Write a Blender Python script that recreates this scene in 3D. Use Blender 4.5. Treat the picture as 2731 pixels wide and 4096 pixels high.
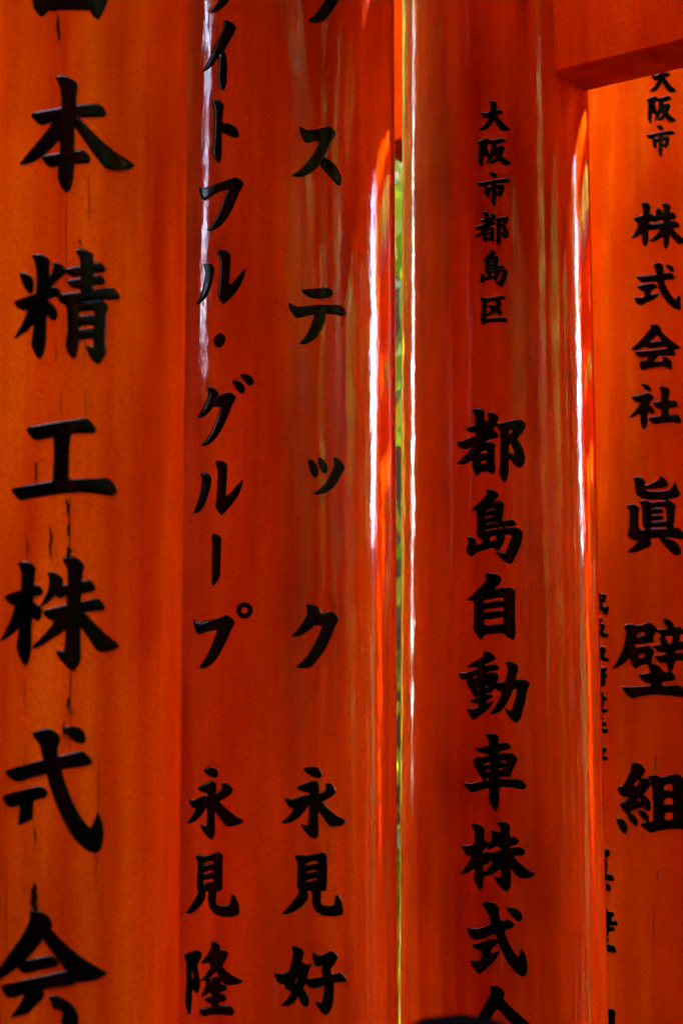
import bpy, bmesh, math, random
import numpy as np
from mathutils import Vector, Matrix
R = math.radians
C = bpy.context.scene.collection
for o in list(bpy.data.objects):
    bpy.data.objects.remove(o, do_unlink=True)
sc = bpy.context.scene

# ------------------------------------------------------------------ camera
CAMZ, TILT, FOC = 1.75, R(10.0), 70.0
SUN_AZ, SUN_EL = -82.0, 44.0
cam = bpy.data.cameras.new('camera'); cam_o = bpy.data.objects.new('camera', cam); C.objects.link(cam_o)
cam_o.location = (0, 0, CAMZ); cam_o.rotation_euler = (math.pi / 2 + TILT, 0, 0)
cam.sensor_fit = 'VERTICAL'; cam.sensor_height = 36.0; cam.lens = FOC; cam.clip_end = 500; cam.clip_start = 0.05
cam.dof.use_dof = True; cam.dof.focus_distance = 2.78; cam.dof.aperture_fstop = 6.3
sc.camera = cam_o
sc.render.resolution_x, sc.render.resolution_y = 682, 1024

# ------------------------------------------------------------------ sky and sun
w = bpy.data.worlds.new('World'); sc.world = w; w.use_nodes = True
nt = w.node_tree; nt.nodes.clear()
sky = nt.nodes.new('ShaderNodeTexSky'); sky.sky_type = 'NISHITA'; sky.sun_disc = False
sky.sun_elevation = R(SUN_EL); sky.sun_rotation = R(SUN_AZ); sky.air_density = 1.0; sky.dust_density = 2.5; sky.ozone_density = 1.5
bg = nt.nodes.new('ShaderNodeBackground'); bg.inputs['Strength'].default_value = 0.15
ow = nt.nodes.new('ShaderNodeOutputWorld')
nt.links.new(sky.outputs[0], bg.inputs[0]); nt.links.new(bg.outputs[0], ow.inputs[0])
sl = bpy.data.lights.new('sun', 'SUN'); sl.energy = 3.2; sl.angle = R(0.6); sl.color = (1.0, 0.93, 0.82)
so = bpy.data.objects.new('sun', sl); C.objects.link(so); so.rotation_euler = (R(90 - SUN_EL), 0, R(180 - SUN_AZ)); so.location = (3, 3, 8)
sc.view_settings.view_transform = 'Standard'; sc.view_settings.look = 'None'
sc.view_settings.gamma = 1.0; sc.view_settings.use_curve_mapping = False
sc.view_settings.exposure = 6.35
sc.render.engine = 'CYCLES'
sc.cycles.use_denoising = True; sc.cycles.sample_clamp_indirect = 4.0
sc.cycles.max_bounces = 10; sc.cycles.diffuse_bounces = 6; sc.cycles.glossy_bounces = 4

# ------------------------------------------------------------------ helpers
# photograph coordinates (2731 x 4096) to a ray through the lens, for measuring where things stand
FPX = FOC / 36.0 * 4096
def ray(px, py):
    px = np.asarray(px, float); py = np.asarray(py, float)
    x = (px - 1365.5) / FPX; y = (2048 - py) / FPX
    ct, st = math.cos(TILT), math.sin(TILT)
    return np.stack([x, ct - y * st, st + y * ct], -1)
O3 = np.array([0, 0, CAMZ])

def tag(o, label=None, cat=None, group=None, kind=None):
    if label: o['label'] = label
    if cat: o['category'] = cat
    if group: o['group'] = group
    if kind: o['kind'] = kind
    return o
def empty(name, loc, rz=0):
    o = bpy.data.objects.new(name, None); C.objects.link(o); o.location = loc; o.rotation_euler = (0, 0, rz); o.empty_display_size = .1
    return o
def link(name, me, mat, parent=None, world=True):
    o = bpy.data.objects.new(name, me); C.objects.link(o)
    if mat is not None: me.materials.append(mat)
    if parent is not None:
        o.parent = parent
        if world:
            p = parent; m = Matrix.Identity(4)
            while p is not None:
                m = Matrix.LocRotScale(p.location, p.rotation_euler, p.scale) @ m if p.parent is None else (p.matrix_parent_inverse @ Matrix.LocRotScale(p.location, p.rotation_euler, p.scale)) @ m
                p = p.parent
            o.matrix_parent_inverse = m.inverted()
    return o
def mesh(name, vs, fs, smooth=False):
    me = bpy.data.meshes.new(name); me.from_pydata([tuple(map(float, v)) for v in vs], [], fs); me.update()
    if smooth: me.polygons.foreach_set('use_smooth', [True] * len(me.polygons))
    return me

# ------------------------------------------------------------------ materials
def newmat(name):
    m = bpy.data.materials.new(name); m.use_nodes = True
    t = m.node_tree; b = t.nodes['Principled BSDF']
    return m, t, b
def N(t, typ, **kw):
    n = t.nodes.new(typ)
    for k, v in kw.items():
        if k.startswith('i_'): n.inputs[k[2:].replace('_', ' ')].default_value = v
        else: setattr(n, k, v)
    return n
def ramp(t, stops):
    r = t.nodes.new('ShaderNodeValToRGB'); e = r.color_ramp.elements
    while len(e) < len(stops): e.new(.5)
    for i, (p, c) in enumerate(stops): e[i].position = p; e[i].color = (*c, 1) if len(c) == 3 else c
    return r
def lacquer(name, seed, ca, cb, cc, rough=.3, coat=1.0, coat_rough=.09, bump=.25, ripple=1.0, spec=.0):
    """vermilion lacquer brushed down the timber: tone drifts in long streaks, the gloss ripples a little"""
    m, t, b = newmat(name)
    tc = N(t, 'ShaderNodeTexCoord'); mp = N(t, 'ShaderNodeMapping')
    mp.inputs['Location'].default_value = (seed * 3.7, seed * 1.3, seed * .7); mp.inputs['Scale'].default_value = (1, 1, .06)
    t.links.new(tc.outputs['Object'], mp.inputs[0])
    n1 = N(t, 'ShaderNodeTexNoise', i_Scale=26.0, i_Detail=5.0, i_Roughness=.55)
    t.links.new(mp.outputs[0], n1.inputs['Vector'])
    mp2 = N(t, 'ShaderNodeMapping'); mp2.inputs['Location'].default_value = (seed, seed * 2.1, seed * 5); mp2.inputs['Scale'].default_value = (1, 1, .35)
    t.links.new(tc.outputs['Object'], mp2.inputs[0])
    n2 = N(t, 'ShaderNodeTexNoise', i_Scale=7.0, i_Detail=4.0, i_Roughness=.6)
    t.links.new(mp2.outputs[0], n2.inputs['Vector'])
    r1 = ramp(t, [(.33, cb), (.5, ca), (.68, cc)])
    t.links.new(n1.outputs[0], r1.inputs[0])
    r2 = ramp(t, [(.32, (.66, .5, .5)), (.6, (1, 1, 1))])
    t.links.new(n2.outputs[0], r2.inputs[0])
    mx = N(t, 'ShaderNodeMix', data_type='RGBA', blend_type='MULTIPLY'); mx.inputs[0].default_value = 1
    t.links.new(r1.outputs[0], mx.inputs[6]); t.links.new(r2.outputs[0], mx.inputs[7])
    # small specks of grime
    n3 = N(t, 'ShaderNodeTexNoise', i_Scale=180.0, i_Detail=2.0)
    t.links.new(tc.outputs['Object'], n3.inputs['Vector'])
    r3 = ramp(t, [(.27, (.35, .3, .3)), (.33, (1, 1, 1))])
    t.links.new(n3.outputs[0], r3.inputs[0])
    mx2 = N(t, 'ShaderNodeMix', data_type='RGBA', blend_type='MULTIPLY'); mx2.inputs[0].default_value = .6
    t.links.new(mx.outputs[2], mx2.inputs[6]); t.links.new(r3.outputs[0], mx2.inputs[7])
    n4 = N(t, 'ShaderNodeTexNoise', i_Scale=520.0, i_Detail=2.0); t.links.new(tc.outputs['Object'], n4.inputs['Vector'])
    r4 = ramp(t, [(.36, (.8, .7, .7)), (.52, (1, 1, 1)), (.68, (1.1, 1.22, 1.1))]); t.links.new(n4.outputs[0], r4.inputs[0])
    mx3 = N(t, 'ShaderNodeMix', data_type='RGBA', blend_type='MULTIPLY'); mx3.inputs[0].default_value = 1
    t.links.new(mx2.outputs[2], mx3.inputs[6]); t.links.new(r4.outputs[0], mx3.inputs[7])
    t.links.new(mx3.outputs[2], b.inputs['Base Color'])
    b.inputs['Roughness'].default_value = rough; b.inputs['Specular IOR Level'].default_value = spec
    b.inputs['Coat Weight'].default_value = coat; b.inputs['Coat Roughness'].default_value = coat_rough; b.inputs['Coat IOR'].default_value = 1.38
    # ripples
    mp3 = N(t, 'ShaderNodeMapping'); mp3.inputs['Scale'].default_value = (1, 1, .22); mp3.inputs['Location'].default_value = (seed * 9, 0, seed)
    t.links.new(tc.outputs['Object'], mp3.inputs[0])
    w1 = N(t, 'ShaderNodeTexNoise', i_Scale=45.0, i_Detail=3.0, i_Roughness=.5); t.links.new(mp3.outputs[0], w1.inputs['Vector'])
    w2 = N(t, 'ShaderNodeTexNoise', i_Scale=420.0, i_Detail=2.0, i_Roughness=.6); t.links.new(mp3.outputs[0], w2.inputs['Vector'])
    ad = N(t, 'ShaderNodeMath', operation='MULTIPLY_ADD'); ad.inputs[1].default_value = .12
    t.links.new(w2.outputs[0], ad.inputs[0]); t.links.new(w1.outputs[0], ad.inputs[2])
    bp = N(t, 'ShaderNodeBump'); bp.inputs['Strength'].default_value = bump; bp.inputs['Distance'].default_value = .0016 * ripple
    t.links.new(ad.outputs[0], bp.inputs['Height'])
    t.links.new(bp.outputs[0], b.inputs['Normal']); t.links.new(bp.outputs[0], b.inputs['Coat Normal'])
    return m
RED = ((.62, .036, .0004), (.48, .019, .0003), (.70, .060, .0006))
ORG = ((.60, .050, .0005), (.50, .022, .0003), (.68, .082, .0008))
M_A = lacquer('weathered_vermilion', 1, *ORG, rough=.6, coat=.0, coat_rough=.3, bump=.35)
M_B = lacquer('glossy_vermilion', 2, *RED, rough=.35, coat=1, coat_rough=.055, bump=.42)
M_C = lacquer('glossy_vermilion_deep', 3, *RED, rough=.35, coat=1, coat_rough=.055, bump=.42)
M_D = lacquer('matt_vermilion', 4, ORG[0], RED[0], ORG[2], rough=.55, coat=.0, coat_rough=.25, bump=.3)
M_E = lacquer('light_brightened_vermilion', 5, (.76, .052, .0006), (.66, .036, .0004), (.80, .07, .0008), rough=.55, coat=.0, coat_rough=.25, bump=.3)  # brighter than the pillar paint: light on the beam faces put into the colour
def ink():
    m, t, b = newmat('raised_black_ink')
    b.inputs['Base Color'].default_value = (.0005, .0005, .0006, 1); b.inputs['Roughness'].default_value = .12
    b.inputs['Specular IOR Level'].default_value = .09
    tc = N(t, 'ShaderNodeTexCoord'); n = N(t, 'ShaderNodeTexNoise', i_Scale=160.0, i_Detail=3.0)
    t.links.new(tc.outputs['Object'], n.inputs['Vector'])
    bp = N(t, 'ShaderNodeBump'); bp.inputs['Strength'].default_value = .35; bp.inputs['Distance'].default_value = .0008
    t.links.new(n.outputs[0], bp.inputs['Height']); t.links.new(bp.outputs[0], b.inputs['Normal'])
    return m
M_INK = ink()
def plain(name, col, rough=.7, scale=30, var=.35, bump=.3, spec=.3):
    m, t, b = newmat(name)
    tc = N(t, 'ShaderNodeTexCoord'); n = N(t, 'ShaderNodeTexNoise', i_Scale=scale, i_Detail=6.0, i_Roughness=.6)
    t.links.new(tc.outputs['Object'], n.inputs['Vector'])
    r = ramp(t, [(.3, tuple(c * (1 - var) for c in col)), (.7, tuple(min(1, c * (1 + var)) for c in col))])
    t.links.new(n.outputs[0], r.inputs[0]); t.links.new(r.outputs[0], b.inputs['Base Color'])
    bp = N(t, 'ShaderNodeBump'); bp.inputs['Strength'].default_value = bump; bp.inputs['Distance'].default_value = .01
    t.links.new(n.outputs[0], bp.inputs['Height']); t.links.new(bp.outputs[0], b.inputs['Normal'])
    b.inputs['Roughness'].default_value = rough; b.inputs['Specular IOR Level'].default_value = spec
    return m
M_CRACK = plain('split_timber', (.010, .004, .0008), 1.0, 200, .5, .3, 0)
M_BLACK = plain('black_lacquer', (.01, .01, .011), .35, 20, .2, .05)
M_STONE = plain('grey_granite', (.045, .043, .04), .95, 60, .35, .3, .03)
M_GROUND = plain('packed_earth', (.022, .018, .012), .95, 14, .4, .3, .05)
M_HILL = plain('sky_block_slope', (.011, .016, .004), .95, 2.5, .6, .6, 0)
M_BARK = plain('bark', (.07, .05, .035), .95, 25, .5, .8)
M_COAT = plain('dark_navy_cloth', (.012, .013, .018), .9, 120, .4)
M_HAIR = plain('black_hair', (.0012, .001, .001), .95, 200, .4, .3, 0)
M_SKIN = plain('skin', (.50, .30, .21), .55, 80, .08, .05)
def leafmat():
    m, t, b = newmat('leaf')
    tc = N(t, 'ShaderNodeNewGeometry'); r = ramp(t, [(.0, (.03, .06, .008)), (.45, (.08, .13, .012)), (.75, (.16, .18, .014)), (1.0, (.24, .22, .02))])
    t.links.new(tc.outputs['Random Per Island'], r.inputs[0]); t.links.new(r.outputs[0], b.inputs['Base Color'])
    b.inputs['Roughness'].default_value = .5
    tr = N(t, 'ShaderNodeBsdfTranslucent'); mx = N(t, 'ShaderNodeMixShader'); mx.inputs[0].default_value = .5
    mul = N(t, 'ShaderNodeMix', data_type='RGBA', blend_type='MULTIPLY'); mul.inputs[0].default_value = 1; mul.inputs[7].default_value = (2.6, 2.4, .5, 1)
    t.links.new(r.outputs[0], mul.inputs[6]); t.links.new(mul.outputs[2], tr.inputs[0])
    t.links.new(b.outputs[0], mx.inputs[1]); t.links.new(tr.outputs[0], mx.inputs[2])
    t.links.new(mx.outputs[0], t.nodes['Material Output'].inputs[0])
    return m
M_LEAF = leafmat()

GLYPHS = '''
#A 日 0 0 1.96
250,-520 400,-505 385,-300 380,-100 372,20 385,82 350,115 325,128 290,100 262,50 252,0 250,-200
360,-500 600,-520 800,-540 850,-500 850,-400 840,-380 600,-390 360,-370
350,-230 600,-245 740,-245 740,-150 600,-140 350,-120
320,-60 720,-65 740,82 600,75 480,75 370,88
700,-520 850,-530 855,-200 848,10 820,80 790,135 765,152 735,130 700,80 705,-200
#A 本 0 0 1.96
432,605 470,590 530,598 580,622 617,660 604,740 598,850 588,1000 588,1180 585,1300 580,1400 560,1470 535,1508 505,1500 470,1440 450,1385 455,1310 468,1200 470,1030 480,880 482,760 472,680 450,630
238,886 350,866 500,840 640,820 768,810 810,840 838,885 830,912 805,918 700,918 560,925 450,940 370,972 325,982 285,955 255,920
430,930 560,900 530,960 480,1080 430,1140 350,1210 280,1265 200,1288 148,1292 190,1235 270,1140 360,1035
560,880 632,928 720,1025 800,1105 900,1185 1000,1255 1068,1298 1010,1328 940,1337 835,1326 790,1275 700,1155 640,1065 590,1000
328,1220 470,1198 590,1182 650,1172 685,1195 715,1240 708,1270 685,1280 590,1282 455,1300 400,1313 365,1290 340,1255
#A 精 0 960 2.8
220,365 270,360 330,385 370,425 383,480 378,560 362,592 340,596 300,565 260,500 235,430
352,172 400,152 460,155 520,180 570,225 558,330 550,480 540,600 530,760 528,900 525,1100 515,1200 490,1290 455,1328 420,1310 375,1240 348,1170 360,1080 380,960 390,800 402,640 408,480 408,320 385,230
598,245 640,250 700,280 738,320 745,365 700,410 620,480 540,545 530,460 575,380 600,300
150,690 260,645 400,595 520,540 590,515 640,530 680,570 695,600 660,650 610,635 540,670 420,730 310,770 265,787 220,765 180,735
310,760 470,700 450,800 380,940 300,1020 220,1075 145,1115 145,1115 190,1040 250,930 290,840
500,640 540,680 600,725 635,770 650,820 645,870 620,900 590,898 550,865 500,800 480,720
842,115 890,100 950,105 1010,130 1055,165 1052,260 1045,400 1040,640 900,660 902,500 900,300 900,220 875,165
735,318 900,290 1050,260 1115,248 1155,275 1195,325 1185,352 1150,360 1045,370 900,400 825,412 785,395 750,365
745,452 900,425 1050,400 1120,392 1160,415 1185,460 1180,488 1160,498 1045,505 900,540 825,542 790,515 760,485
680,605 800,590 900,578 1060,548 1180,538 1265,530 1310,570 1350,635 1335,660 1300,665 1140,662 1000,680 860,705 780,725 700,715 650,670
725,700 860,690 890,760 888,900 890,1100 880,1200 860,1300 835,1328 800,1310 750,1240 732,1175 745,1090 758,1000 755,880 755,790 740,740
800,710 960,690 1080,675 1140,665 1190,700 1225,745 1200,820 1060,787 960,795 880,808
1060,700 1220,740 1195,830 1190,960 1185,1100 1182,1180 1200,1230 1185,1290 1150,1340 1110,1382 1080,1380 1030,1340 985,1260 955,1178 955,1178 990,1188 1045,1205 1048,1100 1052,900
860,862 960,845 1080,835 1080,945 960,950 860,975
860,1002 1080,982 1080,1105 960,1108 860,1120
#A 工 0 1600 2.8
288,305 450,278 600,250 780,225 970,195 1020,235 1085,325 1075,355 1045,368 900,368 800,375 600,410 480,440 410,450 370,430 325,375
600,300 805,320 785,480 780,600 775,760 780,960 585,960 598,780 605,600 602,450
118,988 300,955 590,905 780,885 1000,878 1180,872 1240,882 1290,945 1318,1000 1305,1040 1250,1068 1160,1055 1000,1035 880,1030 700,1045 500,1075 330,1100 240,1123 200,1100 150,1035
#A 株 0 2180 2.8
195,200 250,183 320,185 370,210 410,260 395,330 385,450 375,600 365,800 360,950 362,1100 350,1200 325,1310 295,1352 260,1330 215,1240 188,1160 195,1070 210,1010 218,900 230,760 238,500 242,320 225,250
48,570 130,535 240,500 340,470 400,440 440,450 480,490 495,525 470,550 420,568 340,590 240,640 150,677 115,655 75,615
175,650 350,600 320,720 270,840 215,930 150,990 80,1040 0,1080 0,1080 50,980 110,860 150,750
330,620 420,665 465,690 475,750 465,825 435,852 400,840 360,800 330,740
527,305 575,298 640,315 690,350 718,400 705,450 650,520 600,590 540,645 440,700 440,700 490,610 540,500 555,400 545,345
640,480 740,440 900,410 1000,385 1040,410 1080,470 1070,500 1030,520 900,540 760,555 700,590 670,600 630,575 620,520
690,150 760,130 830,128 890,155 930,195 950,245 930,310 920,450 912,620 908,900 908,1150 912,1280 880,1350 835,1400 800,1402 760,1370 690,1290 640,1230 618,1178 618,1178 670,1185 725,1190 735,1000 745,800 748,550 760,400 755,250 725,200
475,732 600,700 750,665 910,630 1095,592 1130,620 1185,695 1170,725 1130,732 950,745 780,760 690,800 620,835 560,838 510,800
600,830 760,730 760,900 700,980 600,1040 500,1110 420,1145 365,1160 370,1120 440,1060 530,960 600,870
880,720 945,748 1020,830 1120,930 1240,1040 1355,1125 1300,1165 1200,1195 1110,1190 1075,1165 1020,1080 960,990 890,900
#A 式 0 2880 2.8
685,100 740,75 830,70 900,85 945,125 968,190 960,245 930,265 870,250 800,205 740,160
350,155 430,115 520,92 590,105 650,150 688,210 670,270 645,310 655,400 690,550 740,710 800,870 870,1020 950,1140 1015,1215 1060,1110 1100,1025 1100,1025 1135,1090 1160,1180 1165,1290 1150,1400 1120,1470 1070,1487 990,1465 900,1395 800,1280 710,1120 620,910 560,740 520,590 480,420 455,290 410,220
50,570 200,520 350,480 490,440 660,405 800,370 920,342 980,385 1042,465 1030,490 980,510 860,525 700,550 520,600 370,640 260,678 190,693 130,660 85,620
20,850 150,808 300,770 430,735 480,742 520,775 545,825 520,865 460,878 380,900 240,950 130,980 80,945
225,900 385,860 378,1000 365,1130 340,1220 200,1240 212,1080
-120,1190 0,1232 50,1235 200,1185 370,1110 480,1065 585,1025 585,1025 540,1090 460,1170 390,1235 280,1300 190,1360 130,1420 95,1432 50,1415 0,1360 -70,1290
#A 会 0 3536 2.8
325,300 400,295 470,310 540,350 580,410 590,480 540,560 480,625 400,730 290,850 180,950 80,1020 0,1065 -60,1090 -60,1090 0,930 60,840 180,670 270,540 330,420 335,340
500,540 585,510 660,600 780,710 920,820 1080,920 1208,995 1208,995 1140,1050 1050,1080 950,1095 860,1095 800,1030 720,940 600,770 485,625
240,880 300,855 430,825 570,795 630,825 660,875 640,920 590,935 450,960 330,995 280,1005 230,970 190,920
0,1135 150,1100 300,1070 500,1025 730,970 800,1000 880,1055 850,1120 780,1135 600,1155 480,1185 300,1230 130,1275 85,1260 35,1195
290,1190 480,1170 503,1240 480,1290 410,1350 330,1440 200,1560 120,1640 60,1560 110,1500 200,1380 260,1280
-80,1460 0,1485 110,1495 300,1460 450,1430 600,1400 700,1420 700,1520 600,1545 400,1590 200,1640 80,1660 0,1600
545,1260 600,1245 680,1260 780,1315 850,1395 885,1480 885,1580 860,1660 800,1680 740,1600 670,1530 600,1400 570,1320
#B ラ 740 0 4.6118
467,215 560,110 620,30 660,-60 700,-180 700,-300 900,-300 860,-150 830,-60 810,10 760,80 690,150 610,200 540,225 490,228
430,-300 600,-320 800,-360 900,-330 900,-240 800,-230 600,-210 480,-190
500,-480 650,-500 800,-520 830,-470 780,-410 650,-400 550,-390
#B イ 740 0 4.6118
705,385 760,372 830,382 890,425 950,508 925,580 870,680 780,840 710,950 640,1030 580,1120 500,1220 410,1290 345,1325 318,1330 318,1330 350,1270 420,1140 500,970 580,810 650,650 710,510 712,460
650,960 715,940 750,980 768,1030 778,1150 778,1300 775,1480 760,1580 725,1660 695,1672 660,1650 620,1570 595,1460 595,1400 612,1330 620,1200 620,1080
#B ト 740 480 4.6118
485,-350 540,-372 610,-370 680,-330 722,-270 718,-220 695,-100 693,100 680,300 678,500 675,700 650,770 620,798 590,775 535,700 498,590 515,510 530,400 535,200 540,0 540,-180 520,-250
660,75 720,58 790,55 860,75 930,130 980,200 1000,270 990,315 940,330 880,318 800,285 740,250 690,235 650,220
#B フ 740 480 4.6118
255,1222 330,1240 385,1252 500,1215 620,1160 760,1110 860,1075 945,1052 1010,1085 1060,1130 1085,1180 1060,1240 1000,1330 970,1420 920,1540 850,1680 770,1820 680,1930 580,2005 500,2040 440,2050 415,2040 415,2040 500,1930 580,1790 660,1620 720,1460 770,1340 790,1285 700,1300 600,1340 500,1395 420,1450 360,1488 330,1470 290,1400 265,1300
#B ル 740 960 4.6118
330,445 400,425 460,430 510,455 543,520 540,600 510,740 480,860 445,960 400,1050 340,1120 280,1170 230,1190 207,1185 207,1185 250,1110 300,980 340,830 365,700 375,600 355,520
585,215 640,185 700,182 760,195 810,230 843,275 843,400 832,560 825,700 820,830 880,780 960,690 1040,600 1115,515 1115,515 1115,580 1090,680 1040,800 970,920 880,1030 790,1120 720,1178 690,1165 640,1100 610,1030 615,950 632,850 645,700 652,500 652,380 620,280
#B ・ 740 960 4.6118
655,1720 710,1745 745,1800 740,1870 710,1930 660,1975 610,1980 560,1945 530,1880 530,1830 560,1770 610,1730
#B グ 740 1440 4.6118
402,515 440,495 480,493 540,520 590,565 620,605 612,660 580,760 520,870 460,950 390,1015 310,1060 260,1072 232,1060 232,1060 290,970 350,860 400,740 430,660 428,600
570,680 700,625 810,592 870,610 930,655 945,690 925,750 870,830 830,940 770,1090 700,1240 620,1380 530,1490 440,1560 380,1582 320,1585 302,1572 302,1572 390,1470 480,1330 550,1190 600,1060 640,940 658,862 580,872 520,860 500,800
865,378 940,370 1010,395 1070,440 1110,510 1105,580 1080,612 1050,618 1000,600 950,545 900,460
1020,268 1100,252 1170,265 1230,310 1270,370 1268,430 1245,468 1210,475 1150,445 1090,380 1040,320
#B ル 740 1800 4.6118
285,430 330,410 380,408 440,440 485,495 490,570 470,680 440,800 400,920 350,1040 290,1120 220,1165 155,1175 155,1175 200,1070 240,950 280,820 310,680 320,570 305,490
555,215 600,195 660,197 720,215 785,280 785,400 775,560 765,700 755,865 850,770 950,660 1070,535 1070,535 1065,610 1030,740 970,860 890,970 800,1080 730,1160 680,1202 650,1190 600,1120 563,1060 568,1000 585,900 595,700 605,500 608,370 580,290
#B ー 740 1800 4.6118
488,1560 540,1548 590,1562 640,1590 672,1630 670,1750 662,1900 658,2100 650,2300 645,2330 600,2430 515,2505 503,2495 500,2350 503,2100 508,1900 508,1720
#B プ 740 2250 4.6118
162,1040 230,1085 290,1108 400,1075 550,1040 660,1015 750,970 810,985 870,1030 922,1095 900,1170 845,1250 790,1390 700,1570 610,1740 520,1850 430,1920 350,1948 290,1945 270,1920 330,1840 430,1670 510,1490 560,1350 603,1240 500,1255 400,1285 330,1305 270,1330 240,1315 195,1240 165,1130
O 1098,880 150,55
#B ク 1120 0 4.6118
503,385 600,310 700,205 780,90 835,0 870,-120 880,-250 880,-320 1150,-320 1120,-120 1060,20 1000,150 920,270 850,345 770,400 690,428 600,422 530,405
560,-330 800,-350 1000,-380 1150,-330 1100,-220 800,-210 600,-190
#B ス 1120 440 4.6118
352,315 372,298 430,340 505,378 620,362 760,330 880,298 920,310 980,365 1030,430 1030,460 970,560 900,700 820,860 760,970 680,1070 580,1150 470,1210 370,1233 290,1232 215,1200 215,1200 330,1130 450,1020 560,890 640,760 700,640 730,562 650,570 560,595 500,610 460,595 410,520 370,420
740,900 820,870 900,910 990,990 1070,1100 1120,1210 1140,1310 1130,1370 1105,1400 1060,1385 980,1310 870,1180 780,1075 725,1015 720,950
#B テ 1120 1000 4.6118
378,730 500,722 700,705 855,688 910,710 965,760 985,795 960,840 900,870 820,890 720,898 600,890 520,860 440,805
160,965 230,1005 335,1050 500,1030 700,1010 850,1003 1000,1008 1090,1015 1150,1060 1205,1120 1230,1165 1210,1205 1170,1222 1080,1200 950,1178 830,1168 700,1180 600,1195 450,1230 330,1255 290,1245 230,1180 180,1100 155,1020
640,1120 820,1150 850,1240 820,1330 770,1450 710,1560 630,1650 550,1705 460,1737 390,1735 350,1720 350,1720 450,1620 530,1490 590,1350 630,1220
#B ツ 1120 1600 4.6118
540,1088 610,1120 670,1180 705,1260 710,1330 690,1390 655,1430 620,1415 570,1340 535,1240 518,1150 520,1110
720,1055 770,1080 830,1130 870,1200 880,1260 865,1335 830,1358 790,1345 740,1280 705,1190 700,1120
985,1055 1050,1075 1120,1120 1170,1180 1200,1250 1155,1330 1090,1450 1020,1570 940,1650 850,1705 740,1738 660,1738 620,1720 620,1720 730,1640 830,1540 910,1410 970,1280 1003,1190 1000,1130
#B ク 1120 2280 4.6118
475,640 550,630 640,650 710,690 745,750 752,810 700,920 630,1020 540,1110 430,1180 330,1225 260,1230 215,1220 215,1220 300,1130 390,1010 460,890 508,800 500,720
690,825 850,785 940,762 1010,790 1070,850 1085,890 1065,950 1015,1030 980,1130 920,1270 830,1460 740,1600 640,1720 580,1780 480,1808 380,1812 320,1800 288,1780 400,1690 520,1560 620,1390 700,1230 750,1120 790,1030 720,1025 640,1010 600,950
#B 永 720 3040 5.6
520,220 600,180 700,155 780,175 835,230 862,310 850,375 765,402 700,380 620,330 550,270
390,630 450,590 560,530 640,490 700,462 760,480 812,525 815,600 808,750 800,900 782,1150 782,1450 788,1580 770,1700 740,1765 705,1782 640,1745 560,1650 490,1550 452,1445 452,1445 530,1455 598,1470 605,1300 610,1020 625,850 618,755 560,735 480,705 420,670
205,860 270,875 345,885 430,840 540,785 600,800 650,840 640,940 590,1080 520,1190 430,1300 330,1380 250,1415 185,1418 168,1395 168,1395 240,1300 310,1200 360,1095 330,1088 270,1050 225,970
935,505 1010,508 1090,545 1150,600 1188,680 1160,740 1080,810 970,870 880,935 780,960 760,850 820,745 880,695 940,650 942,580
760,920 880,935 960,1010 1080,1110 1230,1240 1340,1300 1435,1360 1380,1415 1270,1465 1150,1488 1050,1488 1010,1455 930,1350 840,1220 785,1150
#B 見 720 3390 5.6
345,180 430,155 520,180 620,165 740,130 850,98 910,120 962,165 960,300 952,500 945,740 958,820 950,910 910,980 820,980 810,1150 808,1250 850,1290 960,1310 1085,1310 1130,1190 1155,1080 1178,1040 1215,1070 1270,1160 1320,1290 1338,1400 1325,1490 1250,1530 1130,1555 1000,1555 880,1525 760,1460 680,1370 640,1270 630,1100 640,985 565,985 590,1060 560,1150 500,1250 400,1370 300,1455 210,1482 150,1480 135,1455 230,1340 320,1190 390,1060 418,990 375,890 385,780 390,600 395,450 398,350 375,260
-530,355 640,310 740,290 745,352 640,360 540,390
-525,560 640,520 745,500 748,550 640,568 535,585
-525,730 640,722 742,690 742,755 640,770 530,795
#B 隆 720 3740 5.6
90,445 200,395 320,345 400,325 450,360 500,430 480,500 430,600 390,680 415,800 440,950 452,1060 445,1180 415,1280 385,1315 350,1290 310,1240 275,1170 275,1350 268,1550 255,1690 225,1800 190,1770 150,1670 120,1520 125,1420 140,1200 145,1000 150,800 150,620 120,540
-270,800 295,880 310,970 285,975 272,900
690,145 760,145 830,175 890,230 905,340 980,322 1050,360 1085,410 1070,470 1010,580 945,700 860,760 800,850 700,930 580,1010 500,1035 455,1025 540,930 620,830 690,720 650,620 570,640 490,655 465,640 540,540 620,430 690,300 698,230
800,700 945,700 1020,780 1150,890 1280,960 1420,1030 1420,1030 1350,1085 1240,1118 1120,1130 1030,1115 960,1050 900,960 830,850
-785,855 820,870 860,935 830,930 790,900
-670,970 700,970 730,1045 700,1020
560,1000 700,960 860,900 915,1000 912,1095 980,1100 1040,1135 1058,1190 1030,1230 980,1255 890,1290 895,1320 960,1310 1010,1350 1048,1430 1020,1475 880,1505 878,1580 1000,1580 1100,1582 1170,1620 1225,1720 1205,1770 1160,1808 1080,1795 900,1778 750,1782 620,1805 540,1825 490,1800 420,1660 540,1635 715,1605 718,1550 640,1510 580,1470 545,1415 620,1385 720,1355 722,1320 660,1285 590,1340 490,1390 470,1365 520,1270 570,1150 582,1080
#B 永 1110 3040 5.4069
548,185 650,150 780,140 870,160 930,215 962,300 945,380 905,402 830,385 720,340 630,280
410,580 500,540 620,490 720,445 790,440 850,460 898,510 900,600 895,730 885,900 878,1100 882,1300 890,1500 885,1600 860,1675 820,1702 770,1695 680,1640 580,1540 520,1440 500,1385 500,1385 580,1405 668,1420 675,1250 688,950 700,820 690,705 600,690 500,665 440,625
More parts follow.
